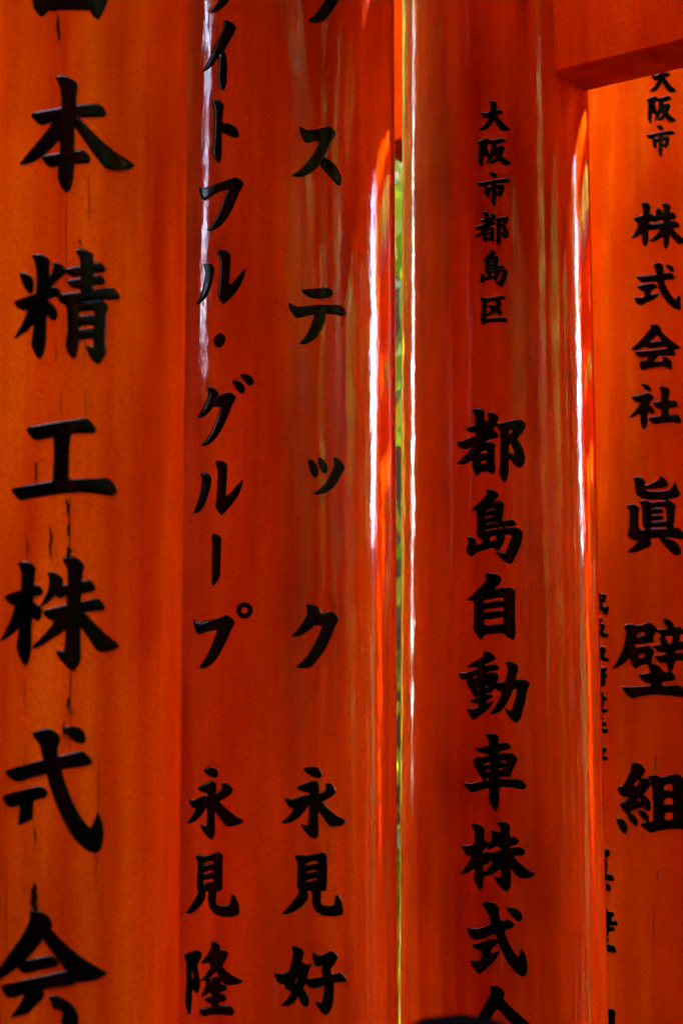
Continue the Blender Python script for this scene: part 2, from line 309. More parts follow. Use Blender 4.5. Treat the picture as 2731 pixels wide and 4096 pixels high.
150,810 230,830 320,850 440,800 620,748 700,770 740,820 700,920 620,1060 520,1190 400,1290 290,1345 180,1368 100,1360 90,1335 190,1260 280,1170 360,1050 320,1050 250,1015 190,940
1040,495 1110,492 1180,530 1230,590 1265,680 1240,735 1150,800 1060,850 970,900 880,920 850,800 905,725 990,675 1045,625
850,880 970,900 1050,1000 1180,1120 1320,1220 1420,1270 1495,1310 1460,1355 1370,1410 1270,1438 1160,1440 1110,1410 1040,1310 950,1190 878,1100
#B 見 1110 3390 5.4069
370,180 440,150 520,155 590,180 700,155 830,130 960,98 1020,120 1062,165 1072,300 1072,600 1060,800 1050,925 1000,938 945,938 940,1100 940,1210 990,1250 1100,1262 1215,1250 1240,1130 1262,1030 1290,1010 1330,1050 1385,1160 1412,1290 1425,1390 1405,1440 1320,1468 1200,1480 1060,1480 950,1450 850,1390 780,1310 750,1200 740,1050 745,935 620,940 668,1010 660,1100 590,1200 480,1310 350,1390 230,1435 140,1445 95,1425 95,1425 200,1320 320,1180 420,1050 468,950 430,870 412,800 425,700 430,550 435,420 432,330 405,250
-615,350 740,300 862,285 862,345 780,345 620,380
-605,535 740,500 850,485 850,505 740,530 610,552
-610,720 740,685 850,672 850,692 740,715 620,745
#B 好 1080 3740 4.9
415,220 500,215 580,240 640,280 668,320 650,400 620,530 560,750 500,950 420,1100 290,1060 290,990 360,740 420,540 450,390 440,300
75,735 150,745 230,760 330,725 400,690 520,640 610,540 670,548 735,590 820,550 830,570 760,690 740,800 700,950 650,1050 560,1200 470,1320 380,1380 280,1392 215,1380 215,1380 300,1290 400,1160 420,1110 360,1085 290,1050 295,960 220,968 160,930 100,850
-540,815 548,830 510,955 490,940 515,850
-580,600 598,610 590,650 575,650
550,1080 650,1050 710,1120 755,1200 770,1290 750,1380 705,1415 660,1390 610,1320 570,1260
825,335 880,370 950,405 1050,375 1200,305 1260,335 1310,390 1330,440 1290,530 1230,610 1180,680 1210,780 1250,940 1258,1060 1245,1250 1220,1400 1170,1510 1120,1560 1080,1572 1020,1530 940,1420 875,1305 875,1305 940,1320 1010,1335 1040,1200 1060,1050 1065,900 1040,820 1000,700 1010,640 1035,590 990,600 910,620 870,580 830,450
700,860 800,855 920,835 1040,800 1215,770 1370,732 1430,770 1480,830 1505,885 1480,915 1380,920 1250,935 1080,985 960,1020 850,1050 780,1030 720,965 690,920
#C 都 1800 1600 4.6118
385,180 440,160 520,155 590,175 638,220 640,300 640,395 685,388 705,340 690,270 683,225 740,222 810,245 870,290 893,345 870,400 835,470 795,550 850,585 905,655 880,685 800,712 670,745 645,790 740,772 800,790 838,830 822,920 825,1050 830,1260 825,1320 805,1362 780,1368 730,1340 690,1315 620,1325 555,1335 530,1375 505,1395 475,1380 440,1320 400,1250 402,1110 330,1160 260,1188 190,1190 130,1175 108,1160 190,1100 290,1000 360,920 410,858 340,895 265,915 200,890 150,840 105,765 215,755 330,710 475,655 475,608 400,608 340,590 280,525 360,490 465,460 462,380 458,300 430,240
-555,965 670,930 672,965 620,975 560,988
-562,1132 672,1112 674,1150 620,1160 565,1172
830,455 850,440 960,420 1100,385 1200,360 1270,352 1330,380 1392,450 1388,500 1340,580 1280,650 1232,720 1290,800 1340,900 1372,1010 1380,1110 1360,1180 1310,1235 1265,1250 1220,1230 1150,1160 1080,1070 1078,1300 1065,1400 1030,1490 998,1528 960,1490 915,1400 893,1325 915,1230 920,1000 925,800 922,570 880,530
-1085,560 1155,545 1120,600 1092,650
-1092,780 1130,850 1170,940 1180,1008 1130,985 1082,962
#C 島 1820 1930 5.2267
640,148 700,135 770,142 840,180 890,225 912,270 890,310 830,360 780,405 850,388 910,378 960,390 1020,435 1018,520 1000,640 985,740 960,805 1100,780 1170,772 1230,800 1283,870 1270,900 1150,920 1150,935 1270,932 1340,965 1410,1030 1405,1130 1380,1250 1330,1400 1280,1500 1240,1600 1190,1680 1150,1705 1110,1700 1030,1650 930,1560 870,1480 848,1440 848,1440 930,1458 1050,1480 1100,1350 1150,1200 1185,1095 1015,1098 1045,1140 1030,1220 980,1320 920,1420 900,1438 860,1420 795,1365 700,1385 560,1425 430,1470 385,1520 345,1552 300,1535 250,1480 225,1430 245,1340 272,1250 260,1180 240,1135 310,1130 380,1155 430,1205 442,1250 438,1305 540,1272 550,1230 552,1182 500,1150 455,1095 443,1030 455,950 450,750 445,578 380,580 328,568 430,480 540,370 650,265 655,210
-615,592 700,560 820,540 825,562 740,572 625,600
-615,722 700,700 798,682 800,695 740,715 620,742
-618,868 740,838 890,815 900,828 760,850 625,880
-618,1005 740,970 880,945 1050,925 1150,915 1300,903 1300,915 1150,932 1000,945 850,965 740,990 625,1018
-728,1135 835,1110 858,1160 840,1200 720,1224
#C 自 1840 2270 5.6
555,130 640,120 740,130 820,150 890,200 930,260 900,330 830,410 748,495 860,470 980,455 1080,443 1150,465 1240,525 1225,640 1225,900 1225,1150 1240,1380 1228,1570 1195,1618 1150,1615 1060,1560 970,1470 860,1472 740,1480 600,1500 530,1512 500,1580 465,1618 430,1600 360,1510 290,1385 290,1310 305,1230 310,1000 305,740 230,748 150,742 132,725 230,650 340,540 460,420 580,290 575,220
-527,742 620,715 760,690 960,662 963,750 900,735 840,738 740,755 620,785 530,800
-527,938 680,925 820,910 962,878 963,980 900,960 850,958 740,975 620,995 530,1010
-532,1162 680,1162 830,1140 962,1105 963,1260 850,1262 700,1275 535,1295
#C 動 1800 2580 4.6118
620,105 690,115 760,150 820,205 845,250 780,290 700,330 630,370 645,385 740,360 820,350 870,375 915,430 895,460 780,475 655,512 660,528 770,500 830,510 885,550 890,590 860,680 820,780 780,860 740,880 655,900 662,912 740,905 785,940 780,965 730,995 655,1040 655,1080 730,1055 800,1035 800,1035 760,1110 680,1200 600,1265 530,1310 480,1360 430,1375 390,1350 340,1280 315,1210 310,1162 350,1175 410,1185 520,1150 520,1078 450,1075 400,1055 360,1020 430,995 520,965 525,940 500,945 480,968 450,965 400,890 340,780 300,700 290,660 345,625 250,648 210,630 165,580 138,515 270,512 380,480 500,435 500,415 400,418 330,408 312,388 400,330 520,260 610,200 615,150
-398,598 505,562 510,575 425,608
-468,712 512,690 514,700 475,720
-495,792 515,800 515,825 505,822
-655,645 718,632 720,652 690,650
O- 666,775 16,0
1010,312 1080,303 1140,308 1200,345 1250,400 1255,440 1230,530 1200,645 1280,635 1350,630 1410,655 1460,700 1468,730 1440,790 1410,850 1395,980 1370,1100 1330,1220 1310,1320 1270,1400 1215,1432 1170,1415 1090,1340 1030,1250 1000,1175 1000,1175 1060,1195 1130,1212 1170,1080 1210,950 1238,805 1150,818 1110,940 1050,1060 990,1160 920,1230 850,1265 770,1278 722,1270 722,1270 800,1180 870,1060 920,950 955,850 890,850 840,815 800,755 830,690 930,692 1015,675 1030,600 1048,530 1058,450 1040,380
#C 車 1820 2910 4.9
583,135 640,120 720,115 790,130 848,180 852,240 850,310 920,295 990,288 1040,310 1102,380 1080,410 980,445 850,480 850,512 960,500 1100,497 1160,535 1220,610 1190,690 1130,810 1095,920 1075,962 960,958 850,965 850,1002 1000,1003 1150,1010 1285,1020 1350,1070 1400,1150 1375,1195 1330,1215 1220,1195 1080,1168 860,1165 862,1300 860,1450 840,1560 795,1645 750,1610 690,1510 648,1390 665,1320 668,1185 560,1210 440,1245 330,1278 280,1255 210,1180 165,1110 148,1075 290,1100 420,1070 555,1045 500,980 420,850 360,720 340,645 400,590 465,568 515,585 670,540 670,515 560,512 460,480 400,440 365,415 480,385 660,350 655,270 620,200
-560,718 670,682 682,708 570,742
-592,815 640,825 680,828 680,858 610,872
-600,1030 640,998 668,998 665,1030 605,1040
-850,655 992,645 985,695 930,668
-845,808 945,785 942,820 850,830
#C 株 1820 3260 4.6118
288,178 340,158 430,165 490,200 535,255 535,350 530,460 580,480 635,530 660,470 678,400 660,330 640,288 720,285 780,300 838,335 838,280 810,200 765,130 840,118 920,130 980,160 1010,210 1005,300 1010,405 1090,398 1140,430 1180,485 1150,530 1080,560 1000,580 1000,608 1100,592 1190,583 1250,620 1292,670 1280,710 1240,745 1065,750 1150,850 1260,950 1370,1030 1485,1090 1485,1090 1420,1140 1330,1170 1230,1168 1160,1140 1090,1070 1015,975 1025,1100 1025,1260 1010,1340 970,1410 930,1410 860,1360 780,1270 720,1180 705,1125 705,1125 780,1150 840,1165 848,980 770,1040 690,1090 600,1120 520,1130 515,1260 495,1340 465,1385 430,1360 380,1270 340,1180 355,1080 358,980 280,1040 190,1085 80,1095 80,1095 150,1010 230,890 295,748 225,755 190,720 130,630 105,548 180,560 250,570 355,525 358,400 355,300 320,230
-600,590 612,585 590,635 600,648 680,625 745,582 845,600 845,640 760,670 660,692 545,680 520,715 510,650
-835,425 842,430 842,455 835,458
-520,905 560,925 600,905 640,855 700,855 640,930 580,1010 515,1065
#C 式 1830 3580 4.9
468,165 540,138 610,132 690,150 760,195 815,255 815,310 808,380 840,515 900,490 970,470 1020,490 1075,530 1115,580 1085,630 1040,655 900,685 960,850 1040,1020 1120,1150 1185,1225 1215,1130 1240,1045 1240,1045 1285,1100 1330,1190 1360,1320 1368,1450 1345,1540 1310,1590 1270,1598 1210,1575 1120,1500 1000,1360 900,1180 830,1020 770,860 722,755 600,800 450,860 350,885 290,860 225,790 190,710 178,630 178,630 270,650 370,662 520,620 660,570 620,430 580,340 520,250
935,245 1030,240 1110,255 1180,285 1230,335 1262,400 1260,480 1215,525 1170,515 1080,440 990,330
262,980 380,945 520,900 620,865 690,848 760,870 800,940 720,1010 655,1055 650,1150 740,1110 835,1072 835,1072 800,1160 740,1260 650,1360 560,1440 490,1510 430,1545 380,1530 310,1450 265,1360 245,1270 245,1270 310,1290 370,1298 460,1250 475,1095 400,1075 330,1050
#C 会 1730 3896 3.92
900,188 960,180 1030,195 1090,240 1128,300 1125,340 1100,385 1200,495 1330,610 1450,720 1580,830 1700,900 1700,900 1600,950 1480,970 1370,930 1250,800 1120,660 1010,530 920,670 830,790 700,930 580,1020 500,1050 500,1050 600,880 700,680 800,510 910,295 905,240
850,850 1000,830 1100,815 1160,850 1140,890 1000,910 900,930
650,1090 900,1030 1200,990 1400,980 1460,1030 1420,1080 1200,1080 950,1120 750,1170
#C 大 1880 380 7.84
580,190 650,180 730,190 790,220 825,270 822,340 800,475 850,460 920,452 980,485 1035,550 1010,575 940,595 820,630 900,730 1010,860 1120,960 1250,1065 1250,1065 1215,1105 1130,1130 1030,1138 960,1110 900,1030 820,920 730,795 680,890 610,990 520,1070 430,1108 320,1108 260,1068 260,1068 350,1020 460,920 540,800 580,725 520,735 450,740 400,700 360,620 342,535 342,535 410,545 480,565 560,540 620,520 632,430 642,330 615,260
#C 阪 1880 380 7.84
215,1455 330,1410 450,1370 520,1355 580,1385 640,1425 760,1400 880,1370 990,1352 1050,1375 1110,1430 1080,1475 1000,1505 830,1545 815,1630 900,1605 980,1590 1040,1610 1085,1655 1060,1740 1020,1830 985,1910 1060,1975 1170,2050 1285,2130 1240,2175 1160,2200 1060,2200 1010,2160 950,2100 885,2050 800,2110 720,2140 640,2140 600,2120 680,2050 780,1960 790,1920 750,1880 700,1960 630,2060 560,2125 485,2145 485,2145 530,2060 560,1940 510,1950 460,1930 415,1885 415,2000 405,2120 385,2220 355,2240 320,2210 275,2120 255,2060 265,1900 275,1750 280,1570 240,1510
-595,1512 640,1540 662,1570 650,1680 610,1830 580,1830 570,1740 545,1660 518,1600 560,1560
-845,1765 890,1750 868,1790
#C 市 1880 660 7.84
585,235 650,220 730,225 800,260 855,345 830,395 760,395 690,370 630,300
205,535 290,535 370,540 500,510 640,485 800,460 1000,428 1130,410 1190,430 1235,475 1262,520 1240,550 1130,555 960,560 825,575 820,610 900,605 970,603 1030,630 1070,680 1060,770 1030,880 990,960 945,1010 900,990 820,930 812,1050 805,1180 790,1280 765,1310 720,1270 660,1180 655,1110 665,1000 668,800 620,810 615,900 600,1020 570,1020 520,985 468,940 455,780 430,680 350,690 290,660 240,600
-490,665 600,630 665,615 665,650 600,675 530,680
-820,770 905,755 880,850 850,860 820,840
#C 都 @C都 1900 846 2035 981
#C 島 @C島 1919 1001 2029 1147
#C 区 1880 960 6.533
245,1510 310,1495 370,1500 430,1520 560,1500 700,1472 830,1448 880,1475 925,1530 900,1555 820,1565 755,1580 800,1620 828,1670 800,1720 760,1775 800,1820 830,1880 832,1950 800,1970 740,1940 655,1895 580,1945 500,1980 420,1995 415,2055 600,2040 750,2025 890,2012 930,2040 965,2090 980,2145 900,2145 760,2138 600,2145 440,2170 345,2215 310,2195 265,2110 285,1980 300,1800 300,1620 280,1560
-432,1640 560,1608 665,1592 672,1680 640,1710 530,1690 440,1712
-440,1730 500,1765 548,1815 480,1890 425,1940
#D 大 @C大 2595 257 2701.6 369
#D 阪 @C阪 2584.5 384 2701 493
#D 市 @C市 2581.4 499.6 2697 626.7
#D 株 2480 780 5.004
405,158 460,145 520,150 575,185 600,220 590,300 588,375 640,380 690,415 715,320 690,275 745,260 800,280 835,320 845,380 858,300 845,230 815,168 870,155 930,165 985,205 1005,250 985,310 985,350 1040,348 1090,385 1112,440 1090,480 975,490 975,522 1090,520 1150,555 1190,620 1170,655 1025,660 1100,740 1200,830 1290,890 1350,920 1350,920 1290,955 1200,975 1140,970 1080,900 1020,830 982,790 978,900 965,1000 935,1060 905,1080 875,1060 855,950 848,825 760,890 680,925 610,922 580,905 660,840 740,750 800,665 760,680 730,700 690,685 660,690 630,720 595,700 560,680 560,850 550,950 525,1010 492,1030 460,1000 430,900 422,765 350,820 280,855 210,855 210,855 270,770 320,670 355,570 300,530 245,465 340,430 450,405 448,300 430,220
-575,535 640,510 650,540 740,530 780,490 855,515 858,540 760,560 620,572 575,555
#D 式 2480 780 5.004
645,1390 720,1355 790,1360 840,1400 860,1450 852,1520 860,1565 930,1550 990,1550 1050,1590 1088,1650 1085,1685 990,1692 870,1702 900,1800 960,1920 1020,2020 1095,2100 1140,2030 1185,1985 1185,1985 1200,2050 1205,2160 1212,2260 1185,2298 1130,2295 1060,2260 940,2160 840,2020 770,1880 725,1720 600,1740 450,1752 370,1710 305,1622 450,1620 600,1608 712,1590 700,1500 680,1430
892,1400 950,1390 1010,1415 1060,1465 1075,1520 1055,1540 1010,1530 950,1480
315,1815 430,1795 560,1770 680,1765 720,1795 748,1850 720,1870 630,1895 615,1940 595,2000 700,1975 800,1965 800,1965 730,2040 640,2100 520,2150 450,2190 405,2212 340,2180 290,2110 268,2040 330,2040 400,2052 465,2040 480,1935 430,1930 370,1890
#D 会 2480 1260 4.9
575,205 640,175 710,180 760,215 792,270 795,320 880,410 1000,510 1100,580 1185,632 1130,670 1035,690 1080,750 1075,795 960,795 730,795 720,840 680,870 640,910 830,900 820,850 800,815 860,812 930,840 990,900 1015,990 1005,1060 985,1078 950,1050 880,1000 700,1020 510,1045 440,1078 400,1065 365,990 375,920 430,880 470,910 520,860 550,808 400,832 340,800 270,710 460,700 700,680 920,655 870,610 740,635 560,652 520,640 470,608 400,650 300,680 205,682 205,670 300,590 420,460 530,340 600,240
-570,535 650,460 725,390 760,430 795,500 760,502 680,515
#D 社 2480 1260 4.9
390,1345 460,1345 530,1370 590,1430 608,1480 590,1497 530,1485 450,1430
212,1595 330,1580 430,1545 530,1520 590,1545 640,1590 655,1620 620,1670 580,1720 560,1760 610,1790 660,1860 668,1920 640,1938 590,1920 540,1890 530,2000 525,2110 500,2200 455,2242 420,2210 390,2110 382,1925 300,1970 220,2005 170,2000 170,2000 240,1920 330,1810 390,1710 330,1718 280,1700 235,1650
745,1408 830,1395 900,1410 960,1465 970,1510 945,1570 945,1675 1040,1660 1090,1690 1135,1770 1110,1800 945,1815 945,1965 1000,1955 1100,1948 1160,1990 1210,2115 1100,2110 960,2098 820,2110 680,2142 620,2110 570,2060 532,2010 660,1990 800,1975 798,1840 740,1840 680,1800 620,1712 800,1692 795,1580 790,1480
#D 眞 2460 1860 5.786
405,290 480,270 560,275 630,310 680,370 685,430 665,490 780,440 900,390 990,340 1020,258 1070,265 1140,310 1200,390 1222,480 1190,505 1070,530 900,548 760,555 665,545 720,590 850,610 1000,608 1150,595 1245,575 1300,500 1350,430 1392,395 1392,395 1420,480 1460,590 1520,670 1490,710 1400,760 1250,795 1050,805 850,802 700,790 560,745 470,670 455,560 450,430
545,850 620,818 700,812 760,830 810,860 950,845 1100,830 1240,820 1310,855 1395,930 1400,980 1378,1050 1375,1200 1350,1400 1335,1455 1430,1448 1500,1480 1550,1550 1600,1620 1640,1690 1600,1725 1480,1705 1300,1685 1100,1675 790,1690 820,1770 830,1840 800,1880 700,1930 560,1985 420,2012 310,2015 275,2000 400,1890 550,1730 450,1750 400,1740 310,1660 262,1580 300,1500 318,1300 318,1060 280,1010 232,955 310,910 400,900 480,925 550,990 568,1030 540,1100 540,1505 690,1488 640,1440 615,1350 608,1200 605,1000 580,920
-825,1000 950,985 1070,975 1155,990 1165,1140 1180,1290 1050,1300 830,1320 825,1300 1000,1275 1110,1262 1135,1230 1100,1180 1060,1150 950,1160 825,1168 825,1145 1000,1128 1100,1115 1125,1080 1090,1035 1040,1000 930,1008 830,1020
-790,1478 815,1445 1000,1442 1190,1435 1205,1460 1000,1470
1005,1690 1100,1690 1230,1700 1350,1750 1460,1840 1520,1960 1515,2060 1450,2098 1380,2085 1280,2020 1150,1890 1060,1780
#D 壁 2420 2420 5.042
358,425 430,385 500,378 560,392 605,415 740,400 840,350 900,355 980,405 1048,480 1020,540 985,600 960,660 980,740 940,765 760,778 600,800 580,820 620,862 740,830 850,812 920,840 985,925 960,1020 930,1110 930,1180 1000,1185 1080,1225 1140,1290 1150,1350 1220,1345 1330,1340 1380,1390 1415,1500 1380,1525 1130,1545 1135,1625 1300,1618 1470,1608 1540,1640 1600,1720 1660,1800 1680,1850 1600,1870 1480,1850 1300,1820 1080,1805 850,1820 660,1845 580,1885 540,1890 470,1850 380,1750 315,1650 330,1642 500,1648 700,1642 912,1632 905,1580 830,1575 760,1530 690,1460 645,1400 780,1385 905,1365 890,1290 840,1195 770,1210 685,1225 640,1275 595,1280 550,1240 510,1160 485,1065 400,1160 280,1240 190,1270 130,1270 130,1270 220,1150 320,960 380,800 410,640 420,510
-645,565 800,542 785,605 700,625 628,645
-670,1000 790,975 785,1035 740,1048 680,1062
1135,275 1200,268 1260,280 1320,320 1370,380 1388,445 1470,422 1520,440 1570,490 1620,590 1490,600 1512,650 1480,740 1580,732 1640,780 1690,890 1550,905 1405,915 1405,968 1540,955 1620,1000 1680,1120 1550,1122 1400,1130 1380,1240 1330,1350 1270,1335 1250,1250 1230,1160 1130,1178 1080,1150 1010,1080 975,1025 1210,990 1210,945 1110,948 1050,930 980,870 940,820 1050,808 1130,795 1085,690 1085,635 1140,630 1020,530 1040,495 1265,475 1210,410
-1185,640 1345,622 1350,680 1325,765 1258,775 1245,710
#D 組 2420 3000 5.042
508,265 580,248 660,258 740,310 790,380 795,440 750,510 690,570 760,552 840,575 890,630 915,700 880,760 810,840 745,915 800,925 870,980 912,1060 918,1140 905,1220 870,1238 830,1220 745,1160 640,1190 530,1225 490,1270 560,1295 620,1350 655,1430 658,1510 635,1538 590,1520 510,1450 455,1370 430,1285 370,1240 310,1160 278,1060 380,1045 480,930 400,958 340,940 280,880 250,810 250,760 270,728 345,725 420,590 480,470 522,370
-565,708 620,640 680,580 680,640 640,705
-645,1028 690,975 700,1010
632,1210 700,1203 770,1220 840,1280 880,1370 875,1440 820,1442 760,1400 690,1330
208,1375 260,1368 340,1390 410,1450 448,1540 440,1620 400,1692 360,1680 300,1610 240,1500
842,560 900,510 980,495 1050,515 1115,555 1250,520 1340,490 1430,480 1520,510 1600,580 1660,680 1660,1000 1660,1420 1760,1440 1800,1560 1700,1620 1570,1605 1400,1595 1200,1605 1050,1635 930,1668 870,1660 790,1600 680,1480 800,1458 960,1430 965,1300 955,1100 945,900 925,680 890,610
-1178,710 1350,682 1352,830 1260,800 1178,815
-1180,985 1352,960 1355,1110 1270,1085 1185,1100
-1190,1275 1360,1250 1355,1395 1190,1412
#D 代 2340 2340 6.533
280,205 320,192 370,210 395,240 385,320 390,380 440,358 480,362 515,405 490,430 410,460 440,540 505,615 540,560 570,545 590,620 585,720 550,755 500,735 420,650 370,570 330,490 280,495 200,500 200,430 300,405 312,340 305,270
412,245 460,240 510,265 535,305 515,340 460,320
200,260 240,255 270,290 260,340 220,330
#D 表 2340 2340 6.533
180,840 260,820 320,825 355,870 400,868 440,910 420,945 365,960 400,1000 350,1040 420,1018 480,1030 515,1085 480,1105 460,1110 495,1150 430,1205 510,1260 605,1305 560,1340 480,1360 420,1330 350,1265 300,1340 250,1370 180,1380 250,1290 250,1170 200,1150 200,950
-325,1125 420,1110 375,1160
-270,1190 335,1255 275,1270
#D 取 2340 2340 6.533
180,1560 260,1540 310,1540 345,1580 325,1605 295,1610 300,1660 380,1630 450,1620 500,1650 522,1700 490,1780 450,1845 520,1900 610,1955 560,1985 500,1990 450,1965 390,1915 340,1950 290,1960 200,1970 200,1650
-300,1790 350,1850 300,1920 290,1860
-355,1745 395,1735 380,1755
#D 締 2340 2680 6.189
290,-80 380,-60 400,-30 470,-60 520,-20 500,30 450,90 510,95 535,140 510,175 455,195 485,240 475,350 455,390 400,375 370,440 345,465 325,420 320,280 300,350 230,360 200,200 240,60 250,-60
-340,70 370,70 355,95
-285,190 315,195 310,220 285,220
-395,180 425,165 420,190 400,200
#D 役 2340 2680 6.189
200,600 300,560 390,548 438,580 435,640 430,680 475,655 525,700 520,735 450,752 380,758 430,780 448,830 395,920 450,960 555,1000 500,1040 440,1048 380,1000 340,965 300,990 220,990 240,820 260,720 200,700
-300,700 325,630 350,640 360,710 380,750 320,760
#D 社 2340 2680 6.189
305,1140 360,1122 410,1150 420,1180 405,1230 410,1290 460,1285 505,1330 490,1355 410,1360 410,1465 490,1455 530,1475 552,1540 450,1545 310,1555 220,1560 220,1300 325,1290 325,1200
#D 長 2340 2680 6.189
240,1690 340,1685 410,1725 380,1755 340,1765 380,1810 340,1845 375,1890 340,1925 450,1910 500,1940 515,1995 430,2015 450,2060 400,2090 460,2130 555,2180 500,2215 420,2222 360,2205 320,2150 240,2140 230,1850
#D 眞 2370 3360 4.9
80,250 200,240 230,210 245,160 290,185 330,250 335,290 300,320 200,345 90,350
80,350 220,350 280,410 275,540 262,670 330,660 380,690 422,770 400,805 300,790 180,780 80,780
100,830 220,812 280,835 330,890 350,960 335,1010 280,1000 200,935 120,880
#D 壁 2370 3360 4.9
100,1320 230,1310 270,1340 300,1395 370,1395 410,1430 425,1490 375,1500 370,1540 350,1580 430,1573 470,1610 488,1665 440,1680 310,1680 310,1700 390,1695 425,1740 435,1785 310,1795 295,1850 270,1895 300,1940 305,1985 270,2005 200,2005 120,1990 130,1700 210,1600 265,1525 200,1515 110,1500
120,2050 240,2048 350,2040 410,2075 445,2130 462,2190 440,2205 330,2190 240,2175 120,2180
#D 組 2370 3940 10.453
500,1000 700,985 800,1000 880,1060 945,1160 950,1240 920,1320 920,1700 930,2100 880,2400 780,2500 680,2400 650,2100 650,1500 620,1200
1000,1900 1400,1850 1500,1900 1480,2000 1200,2050
'''
# ------------------------------------------------------------------ the written characters, one outline per brush stroke group
def parse(txt):
    out = []
    for ln in txt.strip().splitlines():
        ln = ln.strip()
        if not ln: continue
        if ln[0] == '#':
            a = ln[1:].split()
            if a[2].startswith('@'):
                out.append(dict(p=a[0], ch=a[1], ref=a[2][1:], box=list(map(float, a[3:7])), s=[]))
            else:
                out.append(dict(p=a[0], ch=a[1], x0=float(a[2]), y0=float(a[3]), k=float(a[4]), s=[]))
        else:
            g = out[-1]; neg = False; circ = False
            if ln.startswith('O'): circ = True; ln = ln[1:]
            if ln.startswith('-'): neg = True; ln = ln[1:]
            pts = np.array([[float(v) for v in q.split(',')] for q in ln.split()])
            tr = lambda P: P / g['k'] + np.array([g['x0'], g['y0']])
            if circ:
                c, rr = pts[0], pts[1]
                a = np.linspace(0, 2 * math.pi, 33)[:-1]; ring = np.stack([np.cos(a), np.sin(a)], 1)
                g['s'].append((neg, tr(c + ring * rr[0])))
                if rr[1] > 0: g['s'].append((True, tr(c + ring * rr[1])))
            else:
                g['s'].append((neg, chaikin(tr(pts))))
    first = {}
    for g in out: 
        if 'ref' not in g: first.setdefault(g['p'] + g['ch'], g)
    for g in out:
        if 'ref' in g:
            src = first[g['ref']]
            P = np.concatenate([q for _, q in src['s']]); lo, hi = P.min(0), P.max(0)
            b = g['box']; sc_ = (np.array(b[2:]) - np.array(b[:2])) / (hi - lo)
            g['s'] = [(n, (q - lo) * sc_ + np.array(b[:2])) for n, q in src['s']]
    return out
def chaikin(P, it=2):
    # cut corners; a point written twice stays a sharp tip
    P = [tuple(p) for p in P]
    for _ in range(it):
        Q = []; n = len(P)
        for i in range(n):
            a = np.array(P[i]); b = np.array(P[(i + 1) % n])
            if np.allclose(a, b): Q.append(tuple(a)); Q.append(tuple(a)); continue
            Q.append(tuple(a * .8 + b * .2)); Q.append(tuple(a * .2 + b * .8))
        P = Q
    return np.array(P)
def sdf(P, X, Y):
    d = np.full(X.shape, 1e18); ins = np.zeros(X.shape, bool)
    n = len(P)
    for i in range(n):
        ax, ay = P[i]; bx, by = P[(i + 1) % n]
        ex, ey = bx - ax, by - ay; l2 = ex * ex + ey * ey
        if l2 < 1e-12: continue
        h = np.clip(((X - ax) * ex + (Y - ay) * ey) / l2, 0, 1)
        d = np.minimum(d, (X - ax - ex * h) ** 2 + (Y - ay - ey * h) ** 2)
        if ey != 0:
            c = ((ay > Y) != (by > Y)) & (X < ex * (Y - ay) / ey + ax)
            ins ^= c
    d = np.sqrt(d)
    return np.where(ins, d, -d)
def relief(shapes, step, edge, height, lift, fat=0.0):
    """a raised mesh in picture units: points (x, y) and their height"""
    P = np.concatenate([q for n, q in shapes if not n]); lo, hi = P.min(0) - step * 2, P.max(0) + step * 2
    nx = int((hi[0] - lo[0]) / step) + 2; ny = int((hi[1] - lo[1]) / step) + 2
    X, Y = np.meshgrid(lo[0] + np.arange(nx) * step, lo[1] + np.arange(ny) * step)
    F = np.full(X.shape, -1e9); H = np.zeros(X.shape)
    for neg, q in shapes:
        if neg: continue
        a, b = q.min(0) - step * 2, q.max(0) + step * 2
        i0 = max(0, int((a[0] - lo[0]) / step)); i1 = min(nx, int((b[0] - lo[0]) / step) + 2)
        j0 = max(0, int((a[1] - lo[1]) / step)); j1 = min(ny, int((b[1] - lo[1]) / step) + 2)
        s = sdf(q, X[j0:j1, i0:i1], Y[j0:j1, i0:i1]) + fat
        F[j0:j1, i0:i1] = np.maximum(F[j0:j1, i0:i1], s)
        u = np.clip(s / edge, 0, 1)
        H[j0:j1, i0:i1] = np.maximum(H[j0:j1, i0:i1], np.sqrt(1 - (1 - u) ** 2))
    for neg, q in shapes:
        if neg:
            s = sdf(q, X, Y) - fat * .4; F = np.minimum(F, -s); u = np.clip(-s / edge, 0, 1)
            H = np.minimum(H, np.sqrt(1 - (1 - u) ** 2))
    vid = {}; V = []
    def node(j, i):
        k = (j, i)
        if k not in vid: vid[k] = len(V); V.append((X[j, i], Y[j, i], H[j, i] * height + lift))
        return vid[k]
    def cut(a, b):
        k = (a, b) if a < b else (b, a)
        if k not in vid:
            fa, fb = F[a], F[b]; t = fa / (fa - fb)
            vid[k] = len(V); V.append((X[a] + (X[b] - X[a]) * t, Y[a] + (Y[b] - Y[a]) * t, -.0006))
        return vid[k]
    fs = []
    inside = F > 0
    any_ = inside[:-1, :-1] | inside[1:, :-1] | inside[:-1, 1:] | inside[1:, 1:]
    for j, i in zip(*np.nonzero(any_)):
        for tri in (((j, i), (j, i + 1), (j + 1, i + 1)), ((j, i), (j + 1, i + 1), (j + 1, i))):
            ins = [inside[p] for p in tri]; k = sum(ins)
            if k == 0: continue
            if k == 3: fs.append([node(*p) for p in tri]); continue
            poly = []
            for q in range(3):
                a, b = tri[q], tri[(q + 1) % 3]
                if inside[a]: poly.append(node(*a))
                if inside[a] != inside[b]: poly.append(cut(a, b))
            fs.append(poly)
    return np.array(V), [f[::-1] for f in fs]

